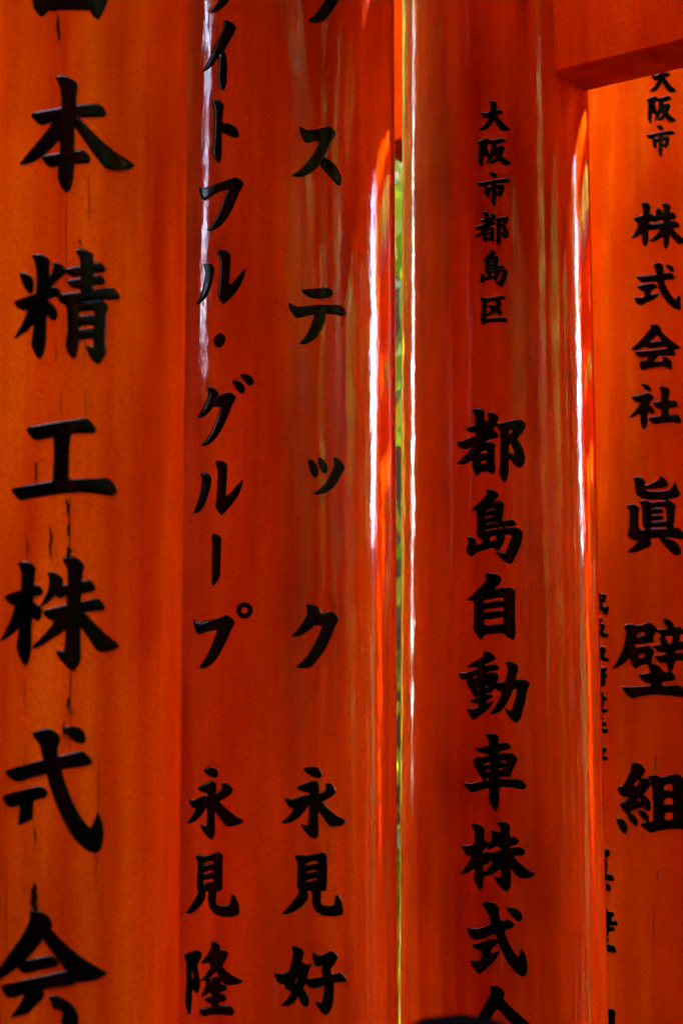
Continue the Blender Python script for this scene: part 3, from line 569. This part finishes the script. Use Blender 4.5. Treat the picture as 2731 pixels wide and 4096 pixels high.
# ------------------------------------------------------------------ pillars: tapering logs, measured at two heights
class Log:
    """round timber whose axis and radius change evenly with height"""
    def __init__(s, xl0, xr0, xl1, xr1, dist):
        self = s; out = []
        for y, xl, xr in ((0, xl0, xr0), (2352, xl1, xr1)):
            k = 2731 / 1568
            a, b = ray(xl * k, y * k), ray(xr * k, y * k)
            az0, az1 = math.atan2(a[0], a[1]), math.atan2(b[0], b[1])
            az = (az0 + az1) / 2; r = dist * math.sin((az1 - az0) / 2)
            m = ray((xl + xr) / 2 * k, y * k); z = CAMZ + dist * m[2] / math.hypot(m[0], m[1])
            out.append((z, dist * math.sin(az), dist * math.cos(az), r))
        (z1, x1, y1, r1), (z0, x0, y0, r0) = out
        s.z0 = z0; s.kx = (x1 - x0) / (z1 - z0); s.ky = (y1 - y0) / (z1 - z0); s.kr = (r1 - r0) / (z1 - z0)
        s.x0, s.y0, s.r0 = x0, y0, r0
    def ax(s, z): return s.x0 + s.kx * (z - s.z0), s.y0 + s.ky * (z - s.z0)
    def rad(s, z): return s.r0 + s.kr * (z - s.z0)
    def hit(s, px, py, h):
        D = ray(px, py); n = D.shape[0]
        # closest horizontal approach first, then Newton towards the near surface
        cx, cy = s.ax(1.9); hd = D[:, 0] ** 2 + D[:, 1] ** 2
        t = (D[:, 0] * cx + D[:, 1] * cy) / hd - s.r0 * .5 / np.sqrt(hd)
        ok = np.ones(n, bool)
        for _ in range(30):
            Pz = CAMZ + D[:, 2] * t
            ux = D[:, 0] * t - (s.x0 + s.kx * (Pz - s.z0)); uy = D[:, 1] * t - (s.y0 + s.ky * (Pz - s.z0)); rr = s.r0 + s.kr * (Pz - s.z0)
            f = ux * ux + uy * uy - rr * rr
            df = 2 * (ux * (D[:, 0] - s.kx * D[:, 2]) + uy * (D[:, 1] - s.ky * D[:, 2])) - 2 * rr * s.kr * D[:, 2]
            df = np.minimum(df, -.02)
            t = t - np.clip(f / df, -.08, .08)
        ok = np.abs(f) < 1e-4
        P = O3 + D * t[:, None]
        nrm = np.stack([ux, uy, np.zeros(n)], -1); nrm /= np.linalg.norm(nrm, axis=1)[:, None]
        return P + nrm * h[:, None], ok
    def mesh(s, za, zb, grow=0.0, name='pillar', seg=160, rings=12, cap=True):
        vs, fs = [], []
        for j in range(rings + 1):
            z = za + (zb - za) * j / rings; cx, cy = s.ax(z); r = s.rad(z) + grow
            for i in range(seg):
                a = 2 * math.pi * i / seg; vs.append((cx + r * math.cos(a), cy + r * math.sin(a), z))
        for j in range(rings):
            for i in range(seg):
                i2 = (i + 1) % seg; fs.append((j * seg + i, j * seg + i2, (j + 1) * seg + i2, (j + 1) * seg + i))
        me_f = len(fs)
        if cap: fs.append(tuple(range(seg - 1, -1, -1))); fs.append(tuple(rings * seg + i for i in range(seg)))
        me = mesh(name, vs, fs)
        me.polygons.foreach_set('use_smooth', [k < me_f for k in range(len(fs))])
        return me
LOGS = {'A': Log(-118, 432, -202, 410, 2.12), 'B': Log(337, 905, 290, 913, 2.56),
        'C': Log(924, 1345, 916, 1396, 3.00), 'D': Log(1345, 1705, 1282, 1692, 3.72)}
UX, UY = math.sin(R(123.7)), math.cos(R(123.7))        # across the path, away from the near row
TX, TY = math.sin(R(33.7)), math.cos(R(33.7))          # along the path
SPAN = 2.25

def box_dir(name, cx, cy, L0, L1, w, z0, z1, mat, parent, bev=.006, skew=0.0):
    """squared timber running across the path from L0 to L1 along (UX,UY), centred on (cx,cy)"""
    bm = bmesh.new(); vs = []
    for l in (L0, L1):
        for q, z in ((skew - w / 2, z0), (skew + w / 2, z0), (skew + w / 2, z1), (skew - w / 2, z1)):
            vs.append(bm.verts.new((cx + UX * l + TX * q, cy + UY * l + TY * q, z)))
    for f in ((0, 1, 2, 3), (7, 6, 5, 4), (0, 4, 5, 1), (1, 5, 6, 2), (2, 6, 7, 3), (3, 7, 4, 0)): bm.faces.new([vs[k] for k in f])
    bmesh.ops.recalc_face_normals(bm, faces=bm.faces)
    bmesh.ops.bevel(bm, geom=list(bm.edges), offset=bev, segments=2, affect='EDGES', profile=.5)
    me = bpy.data.meshes.new(name); bm.to_mesh(me); bm.free()
    return link(name, me, mat, parent)
def cyl(name, x, y, r0, r1, z0, z1, mat, parent, seg=64):
    vs, fs = [], []
    for j, (z, r) in enumerate(((z0, r0), (z1, r1))):
        for i in range(seg):
            a = 2 * math.pi * i / seg; vs.append((x + r * math.cos(a), y + r * math.sin(a), z))
    for i in range(seg): fs.append((i, (i + 1) % seg, seg + (i + 1) % seg, seg + i))
    fs.append(tuple(range(seg - 1, -1, -1))); fs.append(tuple(seg + i for i in range(seg)))
    me = mesh(name, vs, fs); me.polygons.foreach_set('use_smooth', [k < seg for k in range(len(fs))])
    return link(name, me, mat, parent)

def gate(x, y, r, zn, mat, label, group, log=None, tail=.34, bw=.11, bh=.24, span=SPAN, head=.34, skew=0.0):
    g = empty('torii_gate', (x, y, 0)); tag(g, label, 'torii gate', group)
    zt = zn + bh + head
    if log:
        p = link('pillar', log.mesh(.0, zt), mat, g)
        sl_ = link('base_sleeve', log.mesh(.13, .48, .012, 'base_sleeve', 64, 1), M_BLACK, p)
        ft = cyl('footing_stone', *log.ax(0), r * 1.55, r * 1.4, 0, .12, M_STONE, p)
    else:
        p = cyl('pillar', x, y, r * 1.05, r * .95, .0, zt, mat, g)
        cyl('base_sleeve', x, y, r * 1.05 + .012, r * 1.03 + .012, .13, .48, M_BLACK, p)
        cyl('footing_stone', x, y, r * 1.55, r * 1.4, 0, .12, M_STONE, p)
    x2, y2 = x + UX * span, y + UY * span
    p2 = cyl('pillar', x2, y2, r * 1.05, r * .95, .0, zt, mat, g)
    cyl('base_sleeve', x2, y2, r * 1.05 + .012, r * 1.03 + .012, .13, .48, M_BLACK, p2)
    cyl('footing_stone', x2, y2, r * 1.55, r * 1.4, 0, .12, M_STONE, p2)
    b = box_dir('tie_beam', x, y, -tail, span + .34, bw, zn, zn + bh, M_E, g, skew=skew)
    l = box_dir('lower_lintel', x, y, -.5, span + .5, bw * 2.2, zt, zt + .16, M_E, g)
    k = box_dir('top_lintel', x, y, -.62, span + .62, bw * 3.7, zt + .16, zt + .25, M_BLACK, g)  # lintels widened to block overhead sky and darken the pillars
    return g, p

# measured beam over the third pillar: its soffit height, run and width from the picture
def on_plane(px, py, z):
    D = ray(px * 2731 / 1568, py * 2731 / 1568); t = (z - CAMZ) / D[2]; return O3[:2] + D[:2] * t
# ------------------------------------------------------------------ ground
def ground():
    vs = [(-60, -60, 0), (60, -60, 0), (60, 60, 0), (-60, 60, 0)]
    o = link('ground', mesh('ground', vs, [(0, 1, 2, 3)]), M_GROUND); tag(o, kind='structure')
    # wooded slopes added to block low sky, notched so gaps reflect as streaks
    def rim(az):
        e = (36 if az > -10 else 48) + 3 * math.sin(az * .07) + 2 * math.sin(az * .19 + 1) - 18 * math.exp(-((az - SUN_AZ) / 9) ** 2)
        for g_, w_, low in ((69.5, 3.2, 10.0), (-124, .9, 15.5), (-103, .3, 16.5), (-54, 1.1, 1.0)):
            d = abs(((az - g_ + 180) % 360) - 180)
            if d < w_ * 1.8: e = min(e, low + (e - low) * max(0, (d / w_ - 1) / .8) ** 1.5 if d > w_ else low)
        return e
    vs, fs = [], []; n = 240
    for j, (rr, q) in enumerate(((14, 0), (17, .35), (21, .75), (25, 1.0), (34, 1.05))):
        for i in range(n):
            az = 360 * i / n - 180; h = (1.75 + 25 * math.tan(R(rim(az)))) * q * (1 + .03 * math.sin(i * 1.7 + j))
            vs.append((rr * math.sin(R(az)), 2.6 + rr * math.cos(R(az)), h - .02))
    for j in range(4):
        for i in range(n): i2 = (i + 1) % n; fs.append((j * n + i2, j * n + i, (j + 1) * n + i, (j + 1) * n + i2))
    o = link('hillside', mesh('hillside', vs, fs, True), M_HILL); tag(o, kind='structure')
    # paved path between the rows
    a0, a1, s0, s1 = -1.15, .55, -6, 12
    q = [(UX * u + TX * s, UY * u + TY * s, .004) for u, s in ((a0, s0), (a1, s0), (a1, s1), (a0, s1))]
    o = link('path', mesh('path', q, [(0, 1, 2, 3)]), M_STONE); tag(o, kind='structure')
ground()
GRP = 'vermilion torii gates lined up along the path'
ZN_C = None
def build_row():
    global ZN_C
    P1 = LOGS['C'].hit(np.array([1275 * 2731 / 1568]), np.array([170.5 * 2731 / 1568]), np.array([0.]))[0][0]
    zc = P1[2]
    P2 = on_plane(1568, 98.6, zc); P3 = on_plane(1568, 160, zc); P4 = on_plane(1349, 211, zc)
    d = P2 - P1[:2]; d /= np.linalg.norm(d); e = P3 - P4; e /= np.linalg.norm(e)
    nrm = np.array([-d[1], d[0]])
    print('BEAM z', zc, 'az front', math.degrees(math.atan2(d[0], d[1])), 'rear', math.degrees(math.atan2(e[0], e[1])), 'width', abs((P3 - P1[:2]) @ nrm), abs((P4 - P1[:2]) @ nrm), 'P1', P1, LOGS['C'].ax(zc), LOGS['C'].rad(zc))
    out = {}
    spec = {
     'A': (3.30, M_A, 'weathered orange torii gate nearest on the left with big brush characters and drying cracks', .45),
     'B': (3.10, M_B, 'glossy red torii gate with two columns of characters side by side on its pillar', .22),
     'C': (zc, M_C, 'glossy red torii gate with one narrow character column and a tie beam at upper right', .135),
     'D': (3.215, M_D, 'matt orange torii gate half hidden behind the third pillar at the right edge', .62)}
    for k in 'ABCD':
        zn, m, lab, tail = spec[k]; L = LOGS[k]; x, y = L.ax(zn)
        out[k] = gate(x, y, L.rad(1.9), zn, m, lab, GRP, L, tail, bw={'C': .092, 'D': .16}.get(k, .11), bh=.36 if k == 'D' else .24, skew=-.010 if k == 'C' else 0)
    return out
GATES = build_row()
# ------------------------------------------------------------------ brush characters on the pillars
def surf(L, V):
    P, ok = L.hit(V[:, 0], V[:, 1], V[:, 2]); return P, ok
def add_relief(name, pl, shapes, step, edge, height, lift, mat, smooth=True, fat=0.0):
    V, F = relief(shapes, step, edge, height, lift, fat)
    P, ok = surf(LOGS[pl], V)
    F = [f for f in F if all(ok[i] for i in f)]
    if not F: return None
    me = mesh(name, P, F, smooth)
    o = link(name, me, mat, GATES[pl][1])
    return o
for g in parse(GLYPHS):
    P = np.concatenate([q for _, q in g['s']]); size = max(P.max(0) - P.min(0))
    step = max(1.6, min(4.2, size / 95)); edge = min(15, size * .05); fat = 3.2 if size < 110 and g['p'] == 'D' else 1.0
    o = add_relief('brush_character', g['p'], g['s'], step, edge, .0011 * min(1, size / 260 + .3), .0002, M_INK, True, fat)
    if o: o['label'] = 'raised black brush character ' + g['ch']
# drying cracks in the first and last pillars: x, top, bottom, width
CR = [('A', 236, 56, 172, 9), ('A', 266, 770, 1180, 3), ('A', 356, 690, 900, 4), ('A', 320, 955, 985, 7), ('A', 247, 1560, 1690, 2.5),
      ('A', 343, 1540, 1690, 2.5), ('A', 147, 1845, 1945, 7), ('A', 280, 1965, 2225, 4.5), ('A', 269, 1990, 2066, 9), ('A', 273, 2095, 2150, 9),
      ('A', 205, 2100, 2240, 8), ('A', 277, 2185, 2240, 15), ('A', 112, 2150, 2240, 4), ('A', 283, 2670, 2905, 4.5), ('A', 257, 2880, 2965, 7),
      ('A', 278, 2895, 3015, 3), ('A', 143, 3310, 3380, 6), ('A', 137, 3530, 3665, 21), ('A', 27, 3480, 3900, 3), ('A', 272, 2790, 2840, 10), ('A', 395, 3010, 3300, 2.5),
      ('A', 100, 2960, 3160, 2.5), ('D', 2620, 3010, 3098, 3), ('D', 2627, 3480, 3530, 4), ('D', 2612, 3620, 3800, 2.5), ('A', 340, 1120, 1500, 2.5), ('A', 226, 1370, 1470, 3),
      ('A', 100, 2700, 2860, 2.5), ('A', 384, 3300, 3560, 2.5)]
random.seed(4)
for pl, x, y0, y1, wd in CR:
    wd *= 1.1
    n = 9; pts = []
    jit = [random.uniform(-.35, .35) * wd for _ in range(n)]
    prof = lambda t: .5 * wd * (math.sin(math.pi * min(1, max(0, t)) ** .8) ** .7 + .12)
    for i in range(n): t = i / (n - 1); pts.append((x + jit[i] + prof(t), y0 + (y1 - y0) * t))
    for i in range(n - 1, -1, -1): t = i / (n - 1); pts.append((x + jit[i] - prof(t), y0 + (y1 - y0) * t))
    me_v = np.array([(a, b, .0003 if wd < 6 else .0022) for a, b in pts])
    P, ok = surf(LOGS[pl], me_v)
    fs = [(i, i + 1, 2 * n - 2 - i, 2 * n - 1 - i) for i in range(n - 1)]
    me = mesh('crack', P, [f[::-1] for f in fs]); link('crack', me, M_CRACK, GATES[pl][1])

# ------------------------------------------------------------------ the rest of the avenue, built past the edges of the photograph
far_specs = [(-3.6 + .44 * i, (3.2, 3.35, 3.25, 3.4)[i % 4]) for i in range(9)] + [ (3.98, 3.75), (4.5, 4.0), (5.75, 4.0), (6.35, 3.6), (7.0, 3.3), (7.8, 3.3)]
cx, cy = LOGS['C'].ax(2.0); sC = cx * TX + cy * TY; uC = cx * UX + cy * UY
for s, zn in far_specs:
    x, y = UX * uC + TX * s, UY * uC + TY * s
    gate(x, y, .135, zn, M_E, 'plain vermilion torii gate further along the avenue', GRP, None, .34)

# ------------------------------------------------------------------ trees of the wood beside the path
def leaf_cloud(seed, n, rx, rz, zc, size, core=.35):
    rnd = random.Random(seed); vs, fs = [], []
    clumps = []
    for _ in range(46):
        a = rnd.uniform(0, 2 * math.pi); e = rnd.uniform(-1, 1); q = rnd.uniform(core, 1) 
        c = math.sqrt(1 - e * e)
        clumps.append((rx * q * c * math.cos(a), rx * q * c * math.sin(a), zc + rz * q * e, rnd.uniform(.25, .55)))
    for _ in range(n):
        c = rnd.choice(clumps); d = Vector((rnd.gauss(0, 1), rnd.gauss(0, 1), rnd.gauss(0, .8))) * c[3] * .5
        p = Vector(c[:3]) + d * rx * .8
        if p.z < .15: p.z = .15 + rnd.random() * .4
        a = Vector((rnd.gauss(0, 1), rnd.gauss(0, 1), rnd.gauss(0, .5))).normalized(); b = a.orthogonal().normalized()
        b = (Matrix.Rotation(rnd.uniform(0, 6.28), 3, a) @ b)
        s = size * rnd.uniform(.6, 1.3); k = len(vs); w_ = a.cross(b) * s * .45
        vs += [p - b * s, p + w_, p + b * s, p - w_]; fs.append((k, k + 1, k + 2, k + 3))
    return mesh('crown', vs, fs)
def trunk_mesh(seed, h, r):
    rnd = random.Random(seed); vs, fs = [], []; seg = 10
    def limb(p0, d, L, r0, r1, n=6):
        base = len(vs); p = Vector(p0); d = Vector(d).normalized()
        for j in range(n + 1):
            t = j / n; rr = r0 + (r1 - r0) * t; s = d.orthogonal().normalized(); u = d.cross(s)
            for i in range(seg): a = 2 * math.pi * i / seg; vs.append(p + (s * math.cos(a) + u * math.sin(a)) * rr)
            p = p + d * L / n; d = (d + Vector((rnd.gauss(0, .08), rnd.gauss(0, .08), .03))).normalized()
        for j in range(n):
            for i in range(seg): i2 = (i + 1) % seg; fs.append((base + j * seg + i, base + j * seg + i2, base + (j + 1) * seg + i2, base + (j + 1) * seg + i))
        return p
    limb((0, 0, 0), (0, 0, 1), h, r, r * .3, 9)
    for k in range(7):
        a = rnd.uniform(0, 6.28); z = h * rnd.uniform(.25, .85)
        limb((0, 0, z), (math.cos(a), math.sin(a), .7), h * .35, r * .4, r * .08, 5)
    return mesh('trunk', vs, fs, True)
kinds = []
for k in range(3):
    h = (6.5, 5.2, 7.5)[k]
    kinds.append((trunk_mesh(k, h * .8, .12 + .03 * k), leaf_cloud(10 + k, 9000, h * .27, h * .5, h * .52, .095), h))
def tree(x, y, k, sc_, label, group, rz=0):
    t = empty('broadleaf_tree', (x, y, 0), rz); t.scale = (sc_, sc_, sc_); tag(t, label, 'tree', group)
    for nm, me, m in (('trunk', kinds[k][0], M_BARK), ('crown', kinds[k][1], M_LEAF)):
        o = bpy.data.objects.new(nm, me); C.objects.link(o); o.parent = t
        if not me.materials: me.materials.append(m)
random.seed(11)
VIEW = math.radians(1.72)
def az_pos(az, d): return d * math.sin(R(az)), d * math.cos(R(az))
lab = 'leafy green tree added around the torii avenue to shape its light'  # ring trees added for the light and reflections they give
x, y = az_pos(1.2, 7.2); tree(x, y, 0, 1.0, 'sunlit yellow-green tree seen through the slit between two pillars', 'trees of the wood', .3)
x, y = az_pos(3.0, 9.5); tree(x, y, 2, 1.0, 'darker green tree behind the sunlit one in the slit between two pillars', 'trees of the wood', 1.3)
GAPS = ((69.5, 3.5), (-124, .6), (-103, .2), (-54, .7))
ring = []
for d, n, s in ((6.6, 22, 1.15), (10.5, 30, 1.6)):
    for i in range(n):
        az = -180 + 360 * (i + random.uniform(-.25, .25)) / n; dd = d * random.uniform(.92, 1.1)
        if any(abs(((az - g_ + 180) % 360) - 180) < w_ + math.degrees(1.9 * s / dd) for g_, w_ in GAPS): continue
        if -36 < az < 20 and d < 10: continue
        x, y = az_pos(az, dd); y += 2.6
        tree(x, y, random.randrange(3), s * random.uniform(.85, 1.15), lab, 'trees of the wood', random.uniform(0, 6.28))

kinds.append((trunk_mesh(9, 8.5, .13), leaf_cloud(31, 9000, 2.3, 2.7, 8.7, .1, .1), 10))
for az, off in ((-124, 1.0), (-103, -1.0), (-54, 1.0)):  # high crowns added to close the sky gaps from above
    x, y = az_pos(az, 12.0 if az == -54 else 10.0); x += off * math.cos(R(az)); y += 2.6 - off * math.sin(R(az))
    tree(x, y, 3, 1.0, 'tall bare-trunked tree with a high crown added to cap a sky gap', 'trees of the wood', off)

hi = 'tall tree with a high crown added to block sky over the torii avenue'  # unseen crowns added to block the high sky
for d, n, s_ in ((4.2, 11, .95), (7.0, 15, 1.15)):
    for i in range(n):
        az = -180 + 360 * (i + random.uniform(-.2, .2)) / n
        x, y = az_pos(az, d); y += 2.6; u = x * UX + y * UY
        if -46 < az < 20 or -2.1 < u < 1.5: continue
        if any(abs(((az - g_ + 180) % 360) - 180) < 4 for g_, w_ in GAPS): continue
        tree(x, y, 3, s_, hi, 'trees of the wood', random.uniform(0, 6.28))

for az, d, k, s_ in ((-93, 5.2, 3, .9), (-84, 5.6, 3, 1.0), (-75, 5.2, 3, .9), (-88, 4.6, 0, 1.05), (-79, 4.8, 2, .95), (-84, 8.2, 2, 1.5), (-76, 8.4, 0, 1.6), (-92, 8.2, 0, 1.6), (-70, 5.0, 0, .9)):  # unseen trees added in the sun's path to keep sun patches off the pillars
    x, y = az_pos(az, d); tree(x, y + 2.6, k, s_, hi if k == 3 else lab, 'trees of the wood', az * .3)

# ------------------------------------------------------------------ visitor whose dark head just shows at the bottom edge
def skinned(name, verts, edges, radii, mat, parent, root=0, sub=2):
    me = bpy.data.meshes.new(name); me.from_pydata(verts, edges, []); o = bpy.data.objects.new(name, me); C.objects.link(o)
    md = o.modifiers.new('skin', 'SKIN'); md.use_smooth_shade = True
    sv = me.skin_vertices[0].data
    for i, r in enumerate(radii): sv[i].radius = (r if isinstance(r, tuple) else (r, r)); sv[i].use_root = (i == root)
    s = o.modifiers.new('sub', 'SUBSURF'); s.levels = sub; s.render_levels = sub
    dg = bpy.context.evaluated_depsgraph_get(); ev = bpy.data.meshes.new_from_object(o.evaluated_get(dg))
    ev.polygons.foreach_set('use_smooth', [True] * len(ev.polygons)); ev.materials.clear()
    bpy.data.objects.remove(o, do_unlink=True)
    p = bpy.data.objects.new(name, ev); C.objects.link(p); ev.materials.append(mat); p.parent = parent
    return p
def person(x, y, rz, h):
    k = h / 1.70
    t = empty('person', (x, y, 0), rz); t.scale = (k, k, k)
    tag(t, 'person with black hair in a dark coat, crown of the head just showing', 'person')
    V = [(0, 0, .93), (0, 0, 1.08), (0, .01, 1.25), (0, .0, 1.40), (0, .0, 1.49), (0, .012, 1.56), (0, .012, 1.62)]
    Rr = [(.15, .10), (.13, .09), (.15, .10), (.09, .07), .052, (.068, .082), (.066, .08)]
    Ed = [(i, i + 1) for i in range(6)]
    def chain(base, pts, rs):
        last = base
        for p, r in zip(pts, rs): V.append(p); Rr.append(r); Ed.append((last, len(V) - 1)); last = len(V) - 1
        return last
    for s in (-1, 1):
        w_ = chain(3, [(s * .17, 0, 1.40), (s * .21, -.01, 1.26), (s * .235, 0, 1.12), (s * .245, .03, .98), (s * .25, .05, .87), (s * .25, .06, .82)], [.055, .045, .038, .034, .025, (.03, .018)])
        for f in range(4):
            fx = s * .25; fy = .035 + f * .02; L = (.065, .078, .083, .07)[f]
            chain(w_, [(fx, fy + .0, .79), (fx - s * .006, fy + .002, .79 - L * .55), (fx - s * .02, fy, .79 - L)], [.0095, .0085, .0075])
        chain(w_, [(s * .235, .10, .82), (s * .225, .115, .785), (s * .22, .12, .76)], [.012, .010, .009])
        chain(0, [(s * .09, 0, .86), (s * .095, .01, .68), (s * .1, .015, .5), (s * .1, -.005, .3), (s * .1, -.015, .09), (s * .105, .06, .045), (s * .11, .13, .035)], [.09, .075, .058, .052, .038, .038, .03])
    b = skinned('body', V, Ed, Rr, M_SKIN, t)
    skinned('nose', [(0, .085, 1.585), (0, .105, 1.565), (0, .108, 1.553)], [(0, 1), (1, 2)], [.008, .012, .013], M_SKIN, t)
    for s in (-1, 1): skinned('ear', [(s * .072, .0, 1.575), (s * .08, -.004, 1.56), (s * .074, .002, 1.54)], [(0, 1), (1, 2)], [(.012, .008)] * 3, M_SKIN, t)
    skinned('hair', [(0, -.02, 1.50), (0, -.03, 1.56), (0, -.012, 1.625), (0, .035, 1.645)], [(0, 1), (1, 2), (2, 3)], [(.07, .045), (.082, .07), (.080, .082), (.062, .045)], M_HAIR, t)
    # coat, trousers and shoes follow the body
    cv = [(0, 0, .80), (0, 0, .93), (0, 0, 1.08), (0, .01, 1.25), (0, 0, 1.39), (0, 0, 1.45)]
    cr = [(.20, .15), (.175, .125), (.155, .115), (.17, .12), (.10, .085), (.068, .068)]; ce = [(i, i + 1) for i in range(5)]
    for s in (-1, 1):
        last = 4
        for p, r in zip([(s * .175, 0, 1.40), (s * .215, -.01, 1.26), (s * .24, 0, 1.12), (s * .25, .03, .98), (s * .254, .048, .89)], [.066, .058, .052, .047, .040]):
            cv.append(p); cr.append(r); ce.append((last, len(cv) - 1)); last = len(cv) - 1
    skinned('coat', cv, ce, cr, M_COAT, t, 1)
    tv, tr_, te = [(0, 0, .92)], [(.16, .11)], []
    for s in (-1, 1):
        last = 0
        for p, r in zip([(s * .09, 0, .84), (s * .097, .01, .66), (s * .1, .015, .5), (s * .1, -.005, .3), (s * .1, -.012, .10)], [.10, .088, .07, .064, .058]):
            tv.append(p); tr_.append(r); te.append((last, len(tv) - 1)); last = len(tv) - 1
        skinned('shoe', [(s * .1, -.04, .05), (s * .103, .05, .045), (s * .11, .15, .035)], [(0, 1), (1, 2)], [(.045, .05), (.048, .045), (.042, .035)], M_BLACK, t)
    skinned('trousers', tv, te, tr_, M_COAT, t)
px, py = az_pos(3.45, 1.5)
person(px, py, R(-18), 1.667)
